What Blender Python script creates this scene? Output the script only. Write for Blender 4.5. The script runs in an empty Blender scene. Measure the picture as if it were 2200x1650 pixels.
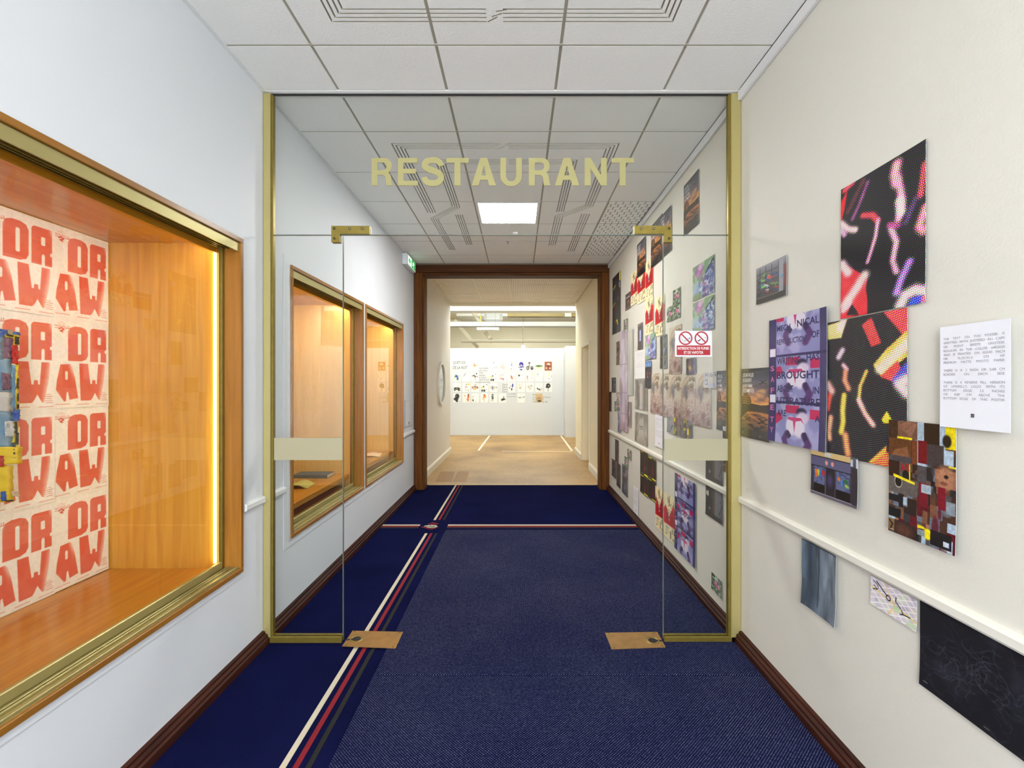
import bpy, bmesh, math, random
import numpy as np
from mathutils import Matrix, Vector

random.seed(7)
RNG = np.random.default_rng(7)
S = bpy.context.scene
COL = S.collection

# ---------------------------------------------------------------- camera, world, lights, exposure
F_PX, U0, V0 = 1040.0, 1113.0, 825.0          # focal length in pixels and the vanishing point
HC = 1.442                                    # camera height
CZ = HC + 1.626                               # corridor ceiling
XL, XR = -1.42, 1.242                         # corridor walls
YG = 2.713                                    # plane of the glass partition
YE = 6.577                                    # plane of the wooden door casing

cam_d = bpy.data.cameras.new('camera')
cam = bpy.data.objects.new('camera', cam_d); COL.objects.link(cam)
cam.location = (0, 0, HC); cam.rotation_euler = (math.pi/2, 0, 0)
cam_d.sensor_fit = 'HORIZONTAL'; cam_d.sensor_width = 36.0
cam_d.lens = F_PX/2200*36.0
cam_d.shift_x = -(U0-1100)/2200.0
cam_d.shift_y = (V0-825)/2200.0
cam_d.clip_start = 0.02; cam_d.clip_end = 100
S.camera = cam

W = bpy.data.worlds.new('world'); S.world = W; W.use_nodes = True
W.node_tree.nodes['Background'].inputs[0].default_value = (0.9, 0.95, 1, 1)
W.node_tree.nodes['Background'].inputs[1].default_value = 0.3

S.view_settings.view_transform = 'Standard'
S.view_settings.look = 'None'
S.view_settings.exposure = 0.58
S.view_settings.gamma = 1.0
S.view_settings.use_curve_mapping = False

def area(name, loc, sx, sy, power, col=(1, 1, 1), rot=(0, 0, 0), spread=180):
    d = bpy.data.lights.new(name, 'AREA'); d.shape = 'RECTANGLE'
    d.size = sx; d.size_y = sy; d.energy = power; d.color = col; d.spread = math.radians(spread)
    o = bpy.data.objects.new(name, d); COL.objects.link(o)
    o.location = loc; o.rotation_euler = rot
    return o
# ceiling luminaires of the exhibition room (their housings are built further down)
for x, y, sx, sy, dn, up in ((-2.2, 11.5, 1.6, 1.0, 40, 75), (0.5, 11.5, 1.6, 1.0, 40, 75), (0.0, 16.5, 4.0, 1.6, 60, 110)):
    area('room_light', (x, y, 3.62), sx, sy, dn*.74, (.86, .94, 1))                             # downward half
    area('room_light', (x, y, 3.735), sx, sy, up*1.5, (.86, .94, 1), (math.pi, 0, 0))           # upward half, unseen, added to brighten the room's ceiling
# unseen fill light added behind the viewpoint to brighten the corridor's walls and ceiling
area('rear_fill_light', (-.09, -3.1, 1.55), 2.6, 2.9, 175, (.95, .975, 1), (math.pi/2, 0, 0))
PANEL_E = 42.0                                 # radiance of the corridor's LED panels

# ---------------------------------------------------------------- helpers
def lin(c):
    c = np.asarray(c, dtype=np.float64)
    return np.where(c <= 0.04045, c/12.92, ((c+0.055)/1.055)**2.4)
def rgb(r, g, b): return tuple(float(x) for x in lin(np.array([r, g, b])/255.0)) + (1.0,)

class NT:
    def __init__(s, m):
        m.use_nodes = True; s.t = m.node_tree; s.n = s.t.nodes; s.l = s.t.links
        s.bsdf = s.n['Principled BSDF']
    def add(s, typ, **kw):
        x = s.n.new(typ)
        for k, v in kw.items(): setattr(x, k, v)
        return x
    def link(s, a, b): s.l.new(a, b)
    def math(s, op, a, b=None):
        x = s.n.new('ShaderNodeMath'); x.operation = op
        for i, v in enumerate((a, b)):
            if v is None: continue
            if isinstance(v, (int, float)): x.inputs[i].default_value = v
            else: s.l.new(v, x.inputs[i])
        return x.outputs[0]

MATS = {}
def mat(name, col, rough=0.6, metal=0.0, noise=0.0, nscale=30, bump=0.0, bscale=200, emit=None, estr=0, spec=0.5, coat=0):
    if name in MATS: return MATS[name]
    m = bpy.data.materials.new(name); t = NT(m); b = t.bsdf
    b.inputs['Base Color'].default_value = col; b.inputs['Roughness'].default_value = rough
    b.inputs['Metallic'].default_value = metal
    b.inputs['Specular IOR Level'].default_value = spec
    if coat: b.inputs['Coat Weight'].default_value = coat; b.inputs['Coat Roughness'].default_value = .08
    if noise or bump:
        tc = t.add('ShaderNodeTexCoord')
    if noise:
        n = t.add('ShaderNodeTexNoise'); n.inputs['Scale'].default_value = nscale; n.inputs['Detail'].default_value = 4
        t.link(tc.outputs['Object'], n.inputs['Vector'])
        mx = t.add('ShaderNodeMix', data_type='RGBA')
        t.link(n.outputs['Fac'], mx.inputs[0])
        c = np.array(col[:3])
        mx.inputs[6].default_value = tuple(np.clip(c*(1-noise), 0, 1))+(1,)
        mx.inputs[7].default_value = tuple(np.clip(c*(1+noise), 0, 1))+(1,)
        t.link(mx.outputs[2], b.inputs['Base Color'])
    if bump:
        n2 = t.add('ShaderNodeTexNoise'); n2.inputs['Scale'].default_value = bscale; n2.inputs['Detail'].default_value = 3
        t.link(tc.outputs['Object'], n2.inputs['Vector'])
        bp = t.add('ShaderNodeBump'); bp.inputs['Strength'].default_value = bump; bp.inputs['Distance'].default_value = .004
        t.link(n2.outputs['Fac'], bp.inputs['Height']); t.link(bp.outputs[0], b.inputs['Normal'])
    if emit:
        b.inputs['Emission Color'].default_value = emit; b.inputs['Emission Strength'].default_value = estr
    MATS[name] = m; return m

def wood(name, c1, c2, axis='Y', rough=0.35, scale=1.0, coat=0.2, spec=.4):
    """Procedural veneer: long streaks along the given axis."""
    if name in MATS: return MATS[name]
    m = bpy.data.materials.new(name); t = NT(m); b = t.bsdf
    tc = t.add('ShaderNodeTexCoord'); mp = t.add('ShaderNodeMapping')
    sc = [22*scale]*3; sc['XYZ'.index(axis)] = 1.1*scale
    mp.inputs['Scale'].default_value = sc
    t.link(tc.outputs['Object'], mp.inputs[0])
    n = t.add('ShaderNodeTexNoise'); n.inputs['Scale'].default_value = 1.6; n.inputs['Detail'].default_value = 6
    n.inputs['Distortion'].default_value = .6
    t.link(mp.outputs[0], n.inputs['Vector'])
    cr = t.add('ShaderNodeValToRGB'); cr.color_ramp.elements[0].position = .3; cr.color_ramp.elements[1].position = .72
    cr.color_ramp.elements[0].color = c1; cr.color_ramp.elements[1].color = c2
    t.link(n.outputs['Fac'], cr.inputs[0]); t.link(cr.outputs[0], b.inputs['Base Color'])
    b.inputs['Roughness'].default_value = rough; b.inputs['Specular IOR Level'].default_value = spec
    b.inputs['Coat Weight'].default_value = coat; b.inputs['Coat Roughness'].default_value = .15
    MATS[name] = m; return m

def glass(name, tint=(1, 1, 1, 1), k=1.7):
    if name in MATS: return MATS[name]
    m = bpy.data.materials.new(name); t = NT(m)
    tr = t.add('ShaderNodeBsdfTransparent'); tr.inputs[0].default_value = tint
    gl = t.add('ShaderNodeBsdfGlossy'); gl.inputs['Roughness'].default_value = 0.0
    fr = t.add('ShaderNodeFresnel'); fr.inputs[0].default_value = 1.5
    ge = t.add('ShaderNodeNewGeometry')
    inv = t.math('SUBTRACT', 1.0, ge.outputs['Backfacing'])
    f2 = t.math('MULTIPLY', fr.outputs[0], k)
    f3 = t.math('MINIMUM', f2, 0.95)
    f4 = t.math('MULTIPLY', f3, inv)
    mx = t.add('ShaderNodeMixShader')
    t.link(f4, mx.inputs[0]); t.link(tr.outputs[0], mx.inputs[1]); t.link(gl.outputs[0], mx.inputs[2])
    t.link(mx.outputs[0], t.n['Material Output'].inputs[0])
    MATS[name] = m; return m

def tag(o, label=None, cat=None, group=None, kind=None):
    if label: o['label'] = label
    if cat: o['category'] = cat
    if group: o['group'] = group
    if kind: o['kind'] = kind
    return o

def empty(name, loc, label=None, cat=None, group=None):
    o = bpy.data.objects.new(name, None); COL.objects.link(o); o.location = loc
    o.empty_display_size = .05
    return tag(o, label, cat, group)

def wloc(o):
    v = Vector((0, 0, 0))
    while o is not None: v += o.location; o = o.parent
    return v

def link_mesh(name, me, m, parent=None, loc=(0, 0, 0)):
    o = bpy.data.objects.new(name, me); COL.objects.link(o)
    if m is not None and len(me.materials) == 0: me.materials.append(m)
    o.location = loc
    if parent: o.parent = parent
    return o

class MB:
    """Collects shapes in world coordinates; build() links them as ONE mesh object."""
    def __init__(s): s.v = []; s.f = []
    def add(s, vs, fs):
        k = len(s.v); s.v += [tuple(v) for v in vs]; s.f += [tuple(i+k for i in f) for f in fs]; return s
    def box(s, x0, x1, y0, y1, z0, z1):
        x0, x1 = sorted((x0, x1)); y0, y1 = sorted((y0, y1)); z0, z1 = sorted((z0, z1))
        return s.add([(x0,y0,z0),(x1,y0,z0),(x1,y1,z0),(x0,y1,z0),(x0,y0,z1),(x1,y0,z1),(x1,y1,z1),(x0,y1,z1)],
                     [(0,3,2,1),(4,5,6,7),(0,1,5,4),(1,2,6,5),(2,3,7,6),(3,0,4,7)])
    def bbox(s, x0, x1, y0, y1, z0, z1, b=.004):
        """box with chamfered edges"""
        bm = bmesh.new(); bmesh.ops.create_cube(bm, size=1)
        for v in bm.verts:
            v.co = ((x0+x1)/2+v.co.x*(x1-x0), (y0+y1)/2+v.co.y*(y1-y0), (z0+z1)/2+v.co.z*(z1-z0))
        bmesh.ops.bevel(bm, geom=bm.edges[:], offset=b, segments=1, affect='EDGES', profile=.5)
        bm.verts.index_update()
        s.add([v.co[:] for v in bm.verts], [[v.index for v in f.verts] for f in bm.faces]); bm.free(); return s
    def prism(s, poly, axis, a, b):
        """extrude a 2D polygon along an axis; poly gives the two other coordinates in xyz order"""
        n = len(poly); vs = []
        for t in (a, b):
            for p in poly:
                c = [p[0], p[1]]; c.insert('xyz'.index(axis), t); vs.append(tuple(c))
        return s.add(vs, [tuple(range(n))[::-1], tuple(range(n, 2*n))] + [(i, (i+1) % n, n+(i+1) % n, n+i) for i in range(n)])
    def tube(s, pts, r, n=8, cap=True):
        pts = [Vector(p) for p in pts]; rs = r if isinstance(r, (list, tuple)) else [r]*len(pts)
        k = len(s.v); up = Vector((0, 0, 1))
        for i, p in enumerate(pts):
            d = (pts[min(i+1, len(pts)-1)]-pts[max(i-1, 0)]).normalized()
            a = d.cross(up); a = a.normalized() if a.length > 1e-4 else Vector((1, 0, 0)); b = d.cross(a)
            for j in range(n):
                t = 2*math.pi*j/n; s.v.append(tuple(p+(a*math.cos(t)+b*math.sin(t))*rs[i]))
        for i in range(len(pts)-1):
            for j in range(n):
                s.f.append((k+i*n+j, k+i*n+(j+1) % n, k+(i+1)*n+(j+1) % n, k+(i+1)*n+j))
        if cap:
            s.f.append(tuple(k+j for j in range(n))[::-1]); s.f.append(tuple(k+(len(pts)-1)*n+j for j in range(n)))
        return s
    def build(s, name, m, parent=None, origin=None, smooth=False):
        pw = wloc(parent) if parent else Vector((0, 0, 0))
        if origin is None:
            if parent: o = pw
            else:
                a = np.array(s.v); o = Vector(((a[:,0].min()+a[:,0].max())/2, (a[:,1].min()+a[:,1].max())/2, a[:,2].min()))
        else: o = Vector(origin)
        me = bpy.data.meshes.new(name)
        me.from_pydata([(v[0]-o.x, v[1]-o.y, v[2]-o.z) for v in s.v], [], s.f)
        bm = bmesh.new(); bm.from_mesh(me); bmesh.ops.recalc_face_normals(bm, faces=bm.faces[:]); bm.to_mesh(me); bm.free()
        if smooth: me.polygons.foreach_set('use_smooth', [True]*len(me.polygons))
        return link_mesh(name, me, m, parent, o-pw)

def struct(name, mb, m, origin=None):
    o = mb.build(name, m, None, origin); o['kind'] = 'structure'; return o

def dup(o, parent=None, loc=None, label=None):
    c = o.copy(); COL.objects.link(c)
    if loc is not None: c.location = loc
    if parent: c.parent = parent
    if label: c['label'] = label
    for ch in list(o.children):
        dup(ch, c)
    return c

# ---------------------------------------------------------------- lettering from the built-in font
_TX = {}
def text_tris(s, bold=0.0, res=3):
    """2D vertices and faces of a line of text, cap height scaled to 1, left at x=0, baseline at y=0"""
    k = (s, bold, res)
    if k in _TX: return _TX[k]
    cu = bpy.data.curves.new('t', 'FONT'); cu.body = s; cu.resolution_u = res; cu.offset = bold; cu.fill_mode = 'FRONT'
    cu.size = 1
    ob = bpy.data.objects.new('t', cu)
    me = bpy.data.meshes.new_from_object(ob)
    me.calc_loop_triangles()
    v = np.array([p.co[:2] for p in me.vertices]) if len(me.vertices) else np.zeros((0, 2))
    f = [tuple(t.vertices) for t in me.loop_triangles]
    bpy.data.objects.remove(ob); bpy.data.curves.remove(cu); bpy.data.meshes.remove(me)
    if len(v): v = v-[v[:,0].min(), 0]
    _TX[k] = (v, f); return _TX[k]
CAP = None
def fit_text(s, w=None, h=None, bold=0.0, res=3):
    """vertices fitted to a w x h box (stretched); with only h the natural aspect"""
    v, f = text_tris(s, bold, res); v = v.copy()
    if not len(v): return v, f
    y0, y1 = v[:,1].min(), v[:,1].max(); x1 = v[:,0].max()
    sy = h/(y1-y0); sx = w/x1 if w else sy
    v[:,0] *= sx; v[:,1] = (v[:,1]-y0)*sy
    return v, f

# ---------------------------------------------------------------- a small painter for flat prints
def smooth(a, b, x): t = np.clip((x-a)/(b-a+1e-9), 0, 1); return t*t*(3-2*t)
class Cv:
    def __init__(s, w, h, base=(255, 255, 255)):
        s.w, s.h = int(max(w, 3)), int(max(h, 3))
        s.a = np.ones((s.h, s.w, 3))*np.array(base)/255.0
        s.X, s.Y = np.meshgrid(np.linspace(0, 1, s.w), np.linspace(0, 1, s.h))
        s.px = 1.0/max(s.w-1, 1); s.py = 1.0/max(s.h-1, 1); s.asp = s.h/s.w
    def put(s, m, c, al=1.0):
        m = np.clip(m*al, 0, 1)[..., None]; s.a = s.a*(1-m)+np.array(c)/255.0*m; return s
    def rect(s, x0, y0, x1, y1, c, al=1.0, soft=None):
        sx = soft or s.px*.6; sy = soft or s.py*.6
        m = np.clip((s.X-x0)/sx+.5, 0, 1)*np.clip((x1-s.X)/sx+.5, 0, 1)*np.clip((s.Y-y0)/sy+.5, 0, 1)*np.clip((y1-s.Y)/sy+.5, 0, 1)
        return s.put(m, c, al)
    def ell(s, cx, cy, rx, ry, c, al=1.0, soft=.25, rot=0):
        dx = s.X-cx; dy = (s.Y-cy)*s.asp; ryy = ry*s.asp
        ca, sa = math.cos(rot), math.sin(rot)
        d = np.sqrt(((dx*ca+dy*sa)/rx)**2+((dy*ca-dx*sa)/ryy)**2)
        return s.put(1-smooth(1-soft, 1+soft, d), c, al)
    def line(s, pts, w, c, al=1.0, soft=.5):
        D = np.full(s.X.shape, 9.0)
        for (x0, y0), (x1, y1) in zip(pts[:-1], pts[1:]):
            vx, vy = x1-x0, (y1-y0)*s.asp; L = vx*vx+vy*vy+1e-12
            t = np.clip(((s.X-x0)*vx+(s.Y-y0)*s.asp*vy)/L, 0, 1)
            D = np.minimum(D, np.hypot(s.X-x0-t*vx, (s.Y-y0)*s.asp-t*vy))
        return s.put(1-smooth(w*(1-soft), w*(1+soft)+s.px*.5, D), c, al)
    def poly(s, pts, c, al=1.0, mask_only=False, blur=0):
        acc = np.zeros(s.X.shape)
        for ox, oy in ((-.25,-.25),(.25,-.25),(-.25,.25),(.25,.25)):
            X = s.X+ox*s.px; Y = s.Y+oy*s.py; ins = np.zeros(s.X.shape, bool)
            n = len(pts)
            for i in range(n):
                xa, ya = pts[i]; xb, yb = pts[(i+1) % n]
                if ya == yb: continue
                ins ^= ((ya > Y) != (yb > Y)) & (X < (xb-xa)*(Y-ya)/(yb-ya)+xa)
            acc += ins*.25
        for _ in range(blur): acc = blur3(acc)
        if mask_only: return acc
        return s.put(acc, c, al)
    def grad(s, stops, axis='y', al=1.0, x0=0, x1=1, y0=0, y1=1):
        t = s.Y if axis == 'y' else s.X
        ps = [p for p, _ in stops]; g = np.stack([np.interp(t, ps, [c[k]/255 for _, c in stops]) for k in range(3)], -1)
        m = ((s.X >= x0)&(s.X <= x1)&(s.Y >= y0)&(s.Y <= y1))[..., None]*al
        s.a = s.a*(1-m)+g*m; return s
    def noise(s, nx, ny, seed=0, octs=3):
        r = np.random.default_rng(seed); out = np.zeros(s.X.shape); amp = 1; tot = 0
        for o in range(octs):
            gx, gy = max(int(nx*2**o), 1), max(int(ny*2**o), 1)
            g = r.random((gy+2, gx+2)); fx = s.X*gx; fy = s.Y*gy
            ix = np.minimum(fx.astype(int), gx); iy = np.minimum(fy.astype(int), gy); tx = fx-ix; ty = fy-iy
            tx = tx*tx*(3-2*tx); ty = ty*ty*(3-2*ty)
            v = (g[iy, ix]*(1-tx)+g[iy, ix+1]*tx)*(1-ty)+(g[iy+1, ix]*(1-tx)+g[iy+1, ix+1]*tx)*ty
            out += v*amp; tot += amp; amp *= .5
        return out/tot
    def shade(s, n, k): s.a = np.clip(s.a*(1+(n[..., None]-.5)*2*k), 0, 1); return s
    def text(s, t, x0, y0, x1, y1, c, bold=0.0, al=1.0):
        v, f = fit_text(t, x1-x0, y1-y0, bold, 2)
        if not len(v): return s
        v = np.stack([v[:,0]+x0, y1-v[:,1]], 1); acc = np.zeros(s.X.shape)
        P = v*[s.w-1, s.h-1]
        for a, b, d in f:
            A, B, C = P[a], P[b], P[d]
            i0 = max(int(min(A[0], B[0], C[0]))-1, 0); i1 = min(int(max(A[0], B[0], C[0]))+2, s.w)
            j0 = max(int(min(A[1], B[1], C[1]))-1, 0); j1 = min(int(max(A[1], B[1], C[1]))+2, s.h)
            if i1 <= i0 or j1 <= j0: continue
            xx, yy = np.meshgrid(np.arange(i0, i1), np.arange(j0, j1)); m = np.zeros(xx.shape)
            den = (B[1]-C[1])*(A[0]-C[0])+(C[0]-B[0])*(A[1]-C[1])
            if abs(den) < 1e-9: continue
            for ox in (-.33, 0, .33):
                for oy in (-.33, 0, .33):
                    l1 = ((B[1]-C[1])*(xx+ox-C[0])+(C[0]-B[0])*(yy+oy-C[1]))/den
                    l2 = ((C[1]-A[1])*(xx+ox-C[0])+(A[0]-C[0])*(yy+oy-C[1]))/den
                    m += ((l1 >= 0)&(l2 >= 0)&(l1+l2 <= 1))/9.0
            acc[j0:j1, i0:i1] += m
        return s.put(np.minimum(acc, 1), c, al)
def blur3(a):
    p = np.pad(a, 1, mode='edge')
    return (p[:-2,1:-1]+p[2:,1:-1]+p[1:-1,:-2]+p[1:-1,2:]+p[1:-1,1:-1]*2)/6

def print_mat(name, rough=.45, spec=.4, halftone=0.0):
    if name in MATS: return MATS[name]
    m = bpy.data.materials.new(name); t = NT(m); b = t.bsdf
    at = t.add('ShaderNodeAttribute', attribute_name='print')
    out = at.outputs['Color']
    if halftone:
        tc = t.add('ShaderNodeTexCoord'); sp = t.add('ShaderNodeSeparateXYZ'); t.link(tc.outputs['Object'], sp.inputs[0])
        sc = t.add('ShaderNodeSeparateColor'); t.link(out, sc.inputs[0]); cc = t.add('ShaderNodeCombineColor')
        for k, ang in enumerate((45, 12, 72)):
            ca, sa = math.cos(math.radians(ang))*2*math.pi/halftone, math.sin(math.radians(ang))*2*math.pi/halftone
            u = t.math('ADD', t.math('MULTIPLY', sp.outputs[0], ca), t.math('MULTIPLY', sp.outputs[1], sa))
            v = t.math('SUBTRACT', t.math('MULTIPLY', sp.outputs[1], ca), t.math('MULTIPLY', sp.outputs[0], sa))
            scr = t.math('ADD', t.math('MULTIPLY', t.math('ADD', t.math('COSINE', u), t.math('COSINE', v)), .25), .5)
            d = t.math('SUBTRACT', sc.outputs[k], scr)
            x = t.math('MULTIPLY', t.math('ADD', d, .05), 7.0)
            x = t.math('MINIMUM', t.math('MAXIMUM', x, (.008, .0075, .010)[k]), (.80, .77, .72)[k])
            t.link(x, cc.inputs[k])
        out = cc.outputs[0]
    t.link(out, b.inputs['Base Color'])
    b.inputs['Roughness'].default_value = rough; b.inputs['Specular IOR Level'].default_value = spec
    MATS[name] = m; return m

ROT = {'right': Matrix(((0,0,-1),(-1,0,0),(0,1,0))),      # on the right wall, facing the left wall
       'left':  Matrix(((0,0,1),(1,0,0),(0,1,0))),        # facing the right wall
       'front': Matrix(((1,0,0),(0,0,-1),(0,1,0)))}       # facing the camera's side
def sheet_mesh(name, cv, wm, hm, bend=0.0, thick=.0008, seed=0, raw=False):
    """a sheet of paper wm x hm metres: printed front, bent a little, with edges and a back"""
    h, w = cv.h, cv.w
    x = (cv.X-.5)*wm; y = (.5-cv.Y)*hm
    r = np.random.default_rng(seed+11)
    z = thick+bend*(r.uniform(.2, 1)*(2*cv.Y-1)**2*(cv.Y > .5)+r.uniform(.2, 1)*(2*cv.X-1)**4*.6+.35*cv.noise(2, 3, seed, 2))
    V = np.stack([x, y, z], -1).reshape(-1, 3)
    idx = np.arange(h*w).reshape(h, w)
    Q = np.stack([idx[1:,:-1], idx[1:,1:], idx[:-1,1:], idx[:-1,:-1]], -1).reshape(-1, 4)
    per = np.concatenate([idx[0,:], idx[1:,-1], idx[-1,-2::-1], idx[-2:0:-1,0]]); n = len(per)
    A = V[per].copy(); B = A.copy(); B[:,2] -= thick
    k = h*w; V2 = np.concatenate([V, A, B]); nx = (np.arange(n)+1) % n
    SQ = np.stack([k+np.arange(n), k+nx, k+n+nx, k+n+np.arange(n)], -1)
    me = bpy.data.meshes.new(name)
    me.vertices.add(len(V2)); me.vertices.foreach_set('co', V2.astype(np.float32).ravel())
    loops = np.concatenate([Q.ravel(), SQ.ravel()]).astype(np.int32)
    tot = np.array([4]*(len(Q)+len(SQ)), np.int32); st = np.concatenate([[0], np.cumsum(tot)[:-1]]).astype(np.int32)
    me.loops.add(len(loops)); me.loops.foreach_set('vertex_index', loops)
    me.polygons.add(len(tot)); me.polygons.foreach_set('loop_start', st)
    me.polygons.foreach_set('use_smooth', [True]*len(Q)+[False]*len(SQ))
    me.update(calc_edges=True); me.validate()
    c = cv.a.reshape(-1, 3); c = c if raw else lin(np.clip(c, 0, 1))
    C = np.concatenate([c, np.full((2*n, 3), .6)]); C = np.concatenate([C, np.ones((len(C), 1))], 1)
    at = me.color_attributes.new('print', 'FLOAT_COLOR', 'POINT')
    at.data.foreach_set('color', C.astype(np.float32).ravel())
    return me
def place(o, wall, c):
    m = ROT[wall].to_4x4(); m.translation = Vector(c); o.matrix_world = m
    o.location = c; o.rotation_euler = ROT[wall].to_euler()
    return o
def nat_text(s, w, h, b):
    v, f = text_tris(s, b); v = v.copy(); hc = text_tris('H', b)[0][:,1].max()
    v[:,0] *= w/v[:,0].max(); v[:,1] *= h/hc; return v, f
def letters(name, items, m, parent, zoff=0.0, nat=False):
    """flat lettering in the parent's local x,y; items: (text, x, y, w or None, h, bold)"""
    V = []; Fs = []
    for s, x, y, w, h, b in items:
        v, f = fit_text(s, w, h, b) if not nat else nat_text(s, w, h, b)
        k = len(V); V += [(p[0]+x, p[1]+y, zoff) for p in v]; Fs += [tuple(i+k for i in t) for t in f]
    me = bpy.data.meshes.new(name); me.from_pydata(V, [], Fs)
    return link_mesh(name, me, m, parent)
def px(u, v, X=None, Y=None, Z=None):
    """the point of a given plane seen at a pixel"""
    if Y is None:
        if X is not None: Y = F_PX*X/(u-U0)
        else: Y = F_PX*(HC-Z)/(v-V0)
    return Vector(((u-U0)*Y/F_PX, Y, HC-(v-V0)*Y/F_PX))
# ---------------------------------------------------------------- materials
M_WL = mat('wall_paint_cool', rgb(222, 226, 232), .55, noise=.012, nscale=3, bump=.05, bscale=60)
M_WR = mat('wall_paper_cream', rgb(217, 215, 204), .6, noise=.02, nscale=40, bump=.10, bscale=120)
M_WHITE = mat('white_paint', rgb(228, 229, 228), .5)
M_TRIM = mat('trim_paint', rgb(224, 226, 226), .45)
M_TRIMR = mat('trim_paint_cream', rgb(226, 224, 212), .45)
M_TILE = mat('ceiling_tile', rgb(240, 241, 239), .85, noise=.03, nscale=60, bump=.35, bscale=110)
M_GRB = mat('grille_backing_tan', rgb(150, 140, 116), .8)
M_RAIL = mat('ceiling_grid', rgb(166, 162, 147), .6)
M_BRASS = mat('brass', rgb(176, 164, 108), .4, .5, noise=.05, nscale=6)
M_BRASSD = mat('aged_brass', rgb(128, 112, 48), .4, .6, noise=.25, nscale=25)
M_BRASSP = mat('satin_brass', rgb(206, 194, 134), .5, .55, noise=.04, nscale=8)
M_COPPER = mat('worn_floor_plate', rgb(158, 122, 72), .45, .55, noise=.35, nscale=22)
M_DARK = mat('black_gap', rgb(18, 18, 18), .7)
M_STEEL = mat('steel', rgb(150, 150, 150), .3, .9)
M_FRAMEW = wood('showcase_frame_veneer', rgb(132, 86, 26), rgb(160, 108, 40), 'Y')
M_FRAMEZ = wood('showcase_frame_veneer_upright', rgb(132, 86, 26), rgb(160, 108, 40), 'Z')
M_INTY = wood('showcase_veneer_lengthwise', rgb(184, 122, 28), rgb(210, 150, 46), 'Y', .3)
M_INTZ = wood('showcase_veneer_upright', rgb(202, 144, 48), rgb(226, 172, 66), 'Z', .3)
M_DOORX = wood('casing_wood_across', rgb(56, 28, 8), rgb(92, 50, 14), 'X', .55, 1.0, 0, .15)
M_DOORZ = wood('casing_wood_upright', rgb(70, 36, 6), rgb(110, 64, 14), 'Z', .55, 1.0, 0, .15)
M_BASE = wood('baseboard_wood', rgb(40, 16, 9), rgb(72, 32, 18), 'Y', .55, 1.0, 0, .2)
M_GLASS = glass('partition_glass', (.965, .982, .974, 1), 1.5)
M_GLASS2 = glass('showcase_glass', (.97, .975, .96, 1), 1.6)
M_GEDGE = mat('glass_edge', rgb(96, 106, 98), .3)
M_FILM = mat('beige_film', rgb(158, 152, 124), .6)
M_LED = mat('led_diffuser', rgb(255, 255, 255), .5, emit=(1, .99, .96, 1), estr=PANEL_E)
M_GREIGE = mat('passage_paint_greige', rgb(222, 217, 214), .5, bump=.05, bscale=60)
M_CREAM = mat('passage_paint_cream', rgb(246, 236, 206), .55, bump=.05, bscale=60)
M_SKIRT = mat('skirting_paint', rgb(232, 224, 208), .5)
M_ROOMW = mat('exhibition_white', rgb(216, 218, 221), .6)
M_ROOMC = mat('exhibition_ceiling_cream', rgb(240, 234, 214), .7)

def carpet_mat():
    m = bpy.data.materials.new('navy_carpet'); t = NT(m); b = t.bsdf
    tc = t.add('ShaderNodeTexCoord')
    n = t.add('ShaderNodeTexNoise'); n.inputs['Scale'].default_value = 2.2; n.inputs['Detail'].default_value = 6
    t.link(tc.outputs['Object'], n.inputs['Vector'])
    cr = t.add('ShaderNodeValToRGB'); e = cr.color_ramp.elements
    e[0].position = .3; e[0].color = rgb(15, 18, 54); e[1].position = .75; e[1].color = rgb(22, 26, 72)
    t.link(n.outputs['Fac'], cr.inputs[0])
    v = t.add('ShaderNodeTexVoronoi'); v.inputs['Scale'].default_value = 9; t.link(tc.outputs['Object'], v.inputs['Vector'])
    n3 = t.add('ShaderNodeTexNoise'); n3.inputs['Scale'].default_value = 320; t.link(tc.outputs['Object'], n3.inputs['Vector'])
    mx = t.add('ShaderNodeMix', data_type='RGBA', blend_type='MULTIPLY'); mx.inputs[0].default_value = .55
    gr = t.add('ShaderNodeValToRGB'); gr.color_ramp.elements[0].position = .3; gr.color_ramp.elements[1].position = .62
    gr.color_ramp.elements[0].color = (.45, .45, .45, 1)
    t.link(n3.outputs['Fac'], gr.inputs[0]); t.link(cr.outputs[0], mx.inputs[6]); t.link(gr.outputs[0], mx.inputs[7])
    lint = t.math('LESS_THAN', v.outputs['Distance'], .022)
    mx2 = t.add('ShaderNodeMix', data_type='RGBA'); t.link(t.math('MULTIPLY', lint, .45), mx2.inputs[0])
    t.link(mx.outputs[2], mx2.inputs[6]); mx2.inputs[7].default_value = rgb(150, 140, 125)
    t.link(mx2.outputs[2], b.inputs['Base Color'])
    b.inputs['Roughness'].default_value = 1; b.inputs['Specular IOR Level'].default_value = .02
    bp = t.add('ShaderNodeBump'); bp.inputs['Strength'].default_value = .6; bp.inputs['Distance'].default_value = .006
    t.link(n3.outputs['Fac'], bp.inputs['Height']); t.link(bp.outputs[0], b.inputs['Normal'])
    return m
M_CARPET = carpet_mat()
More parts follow.
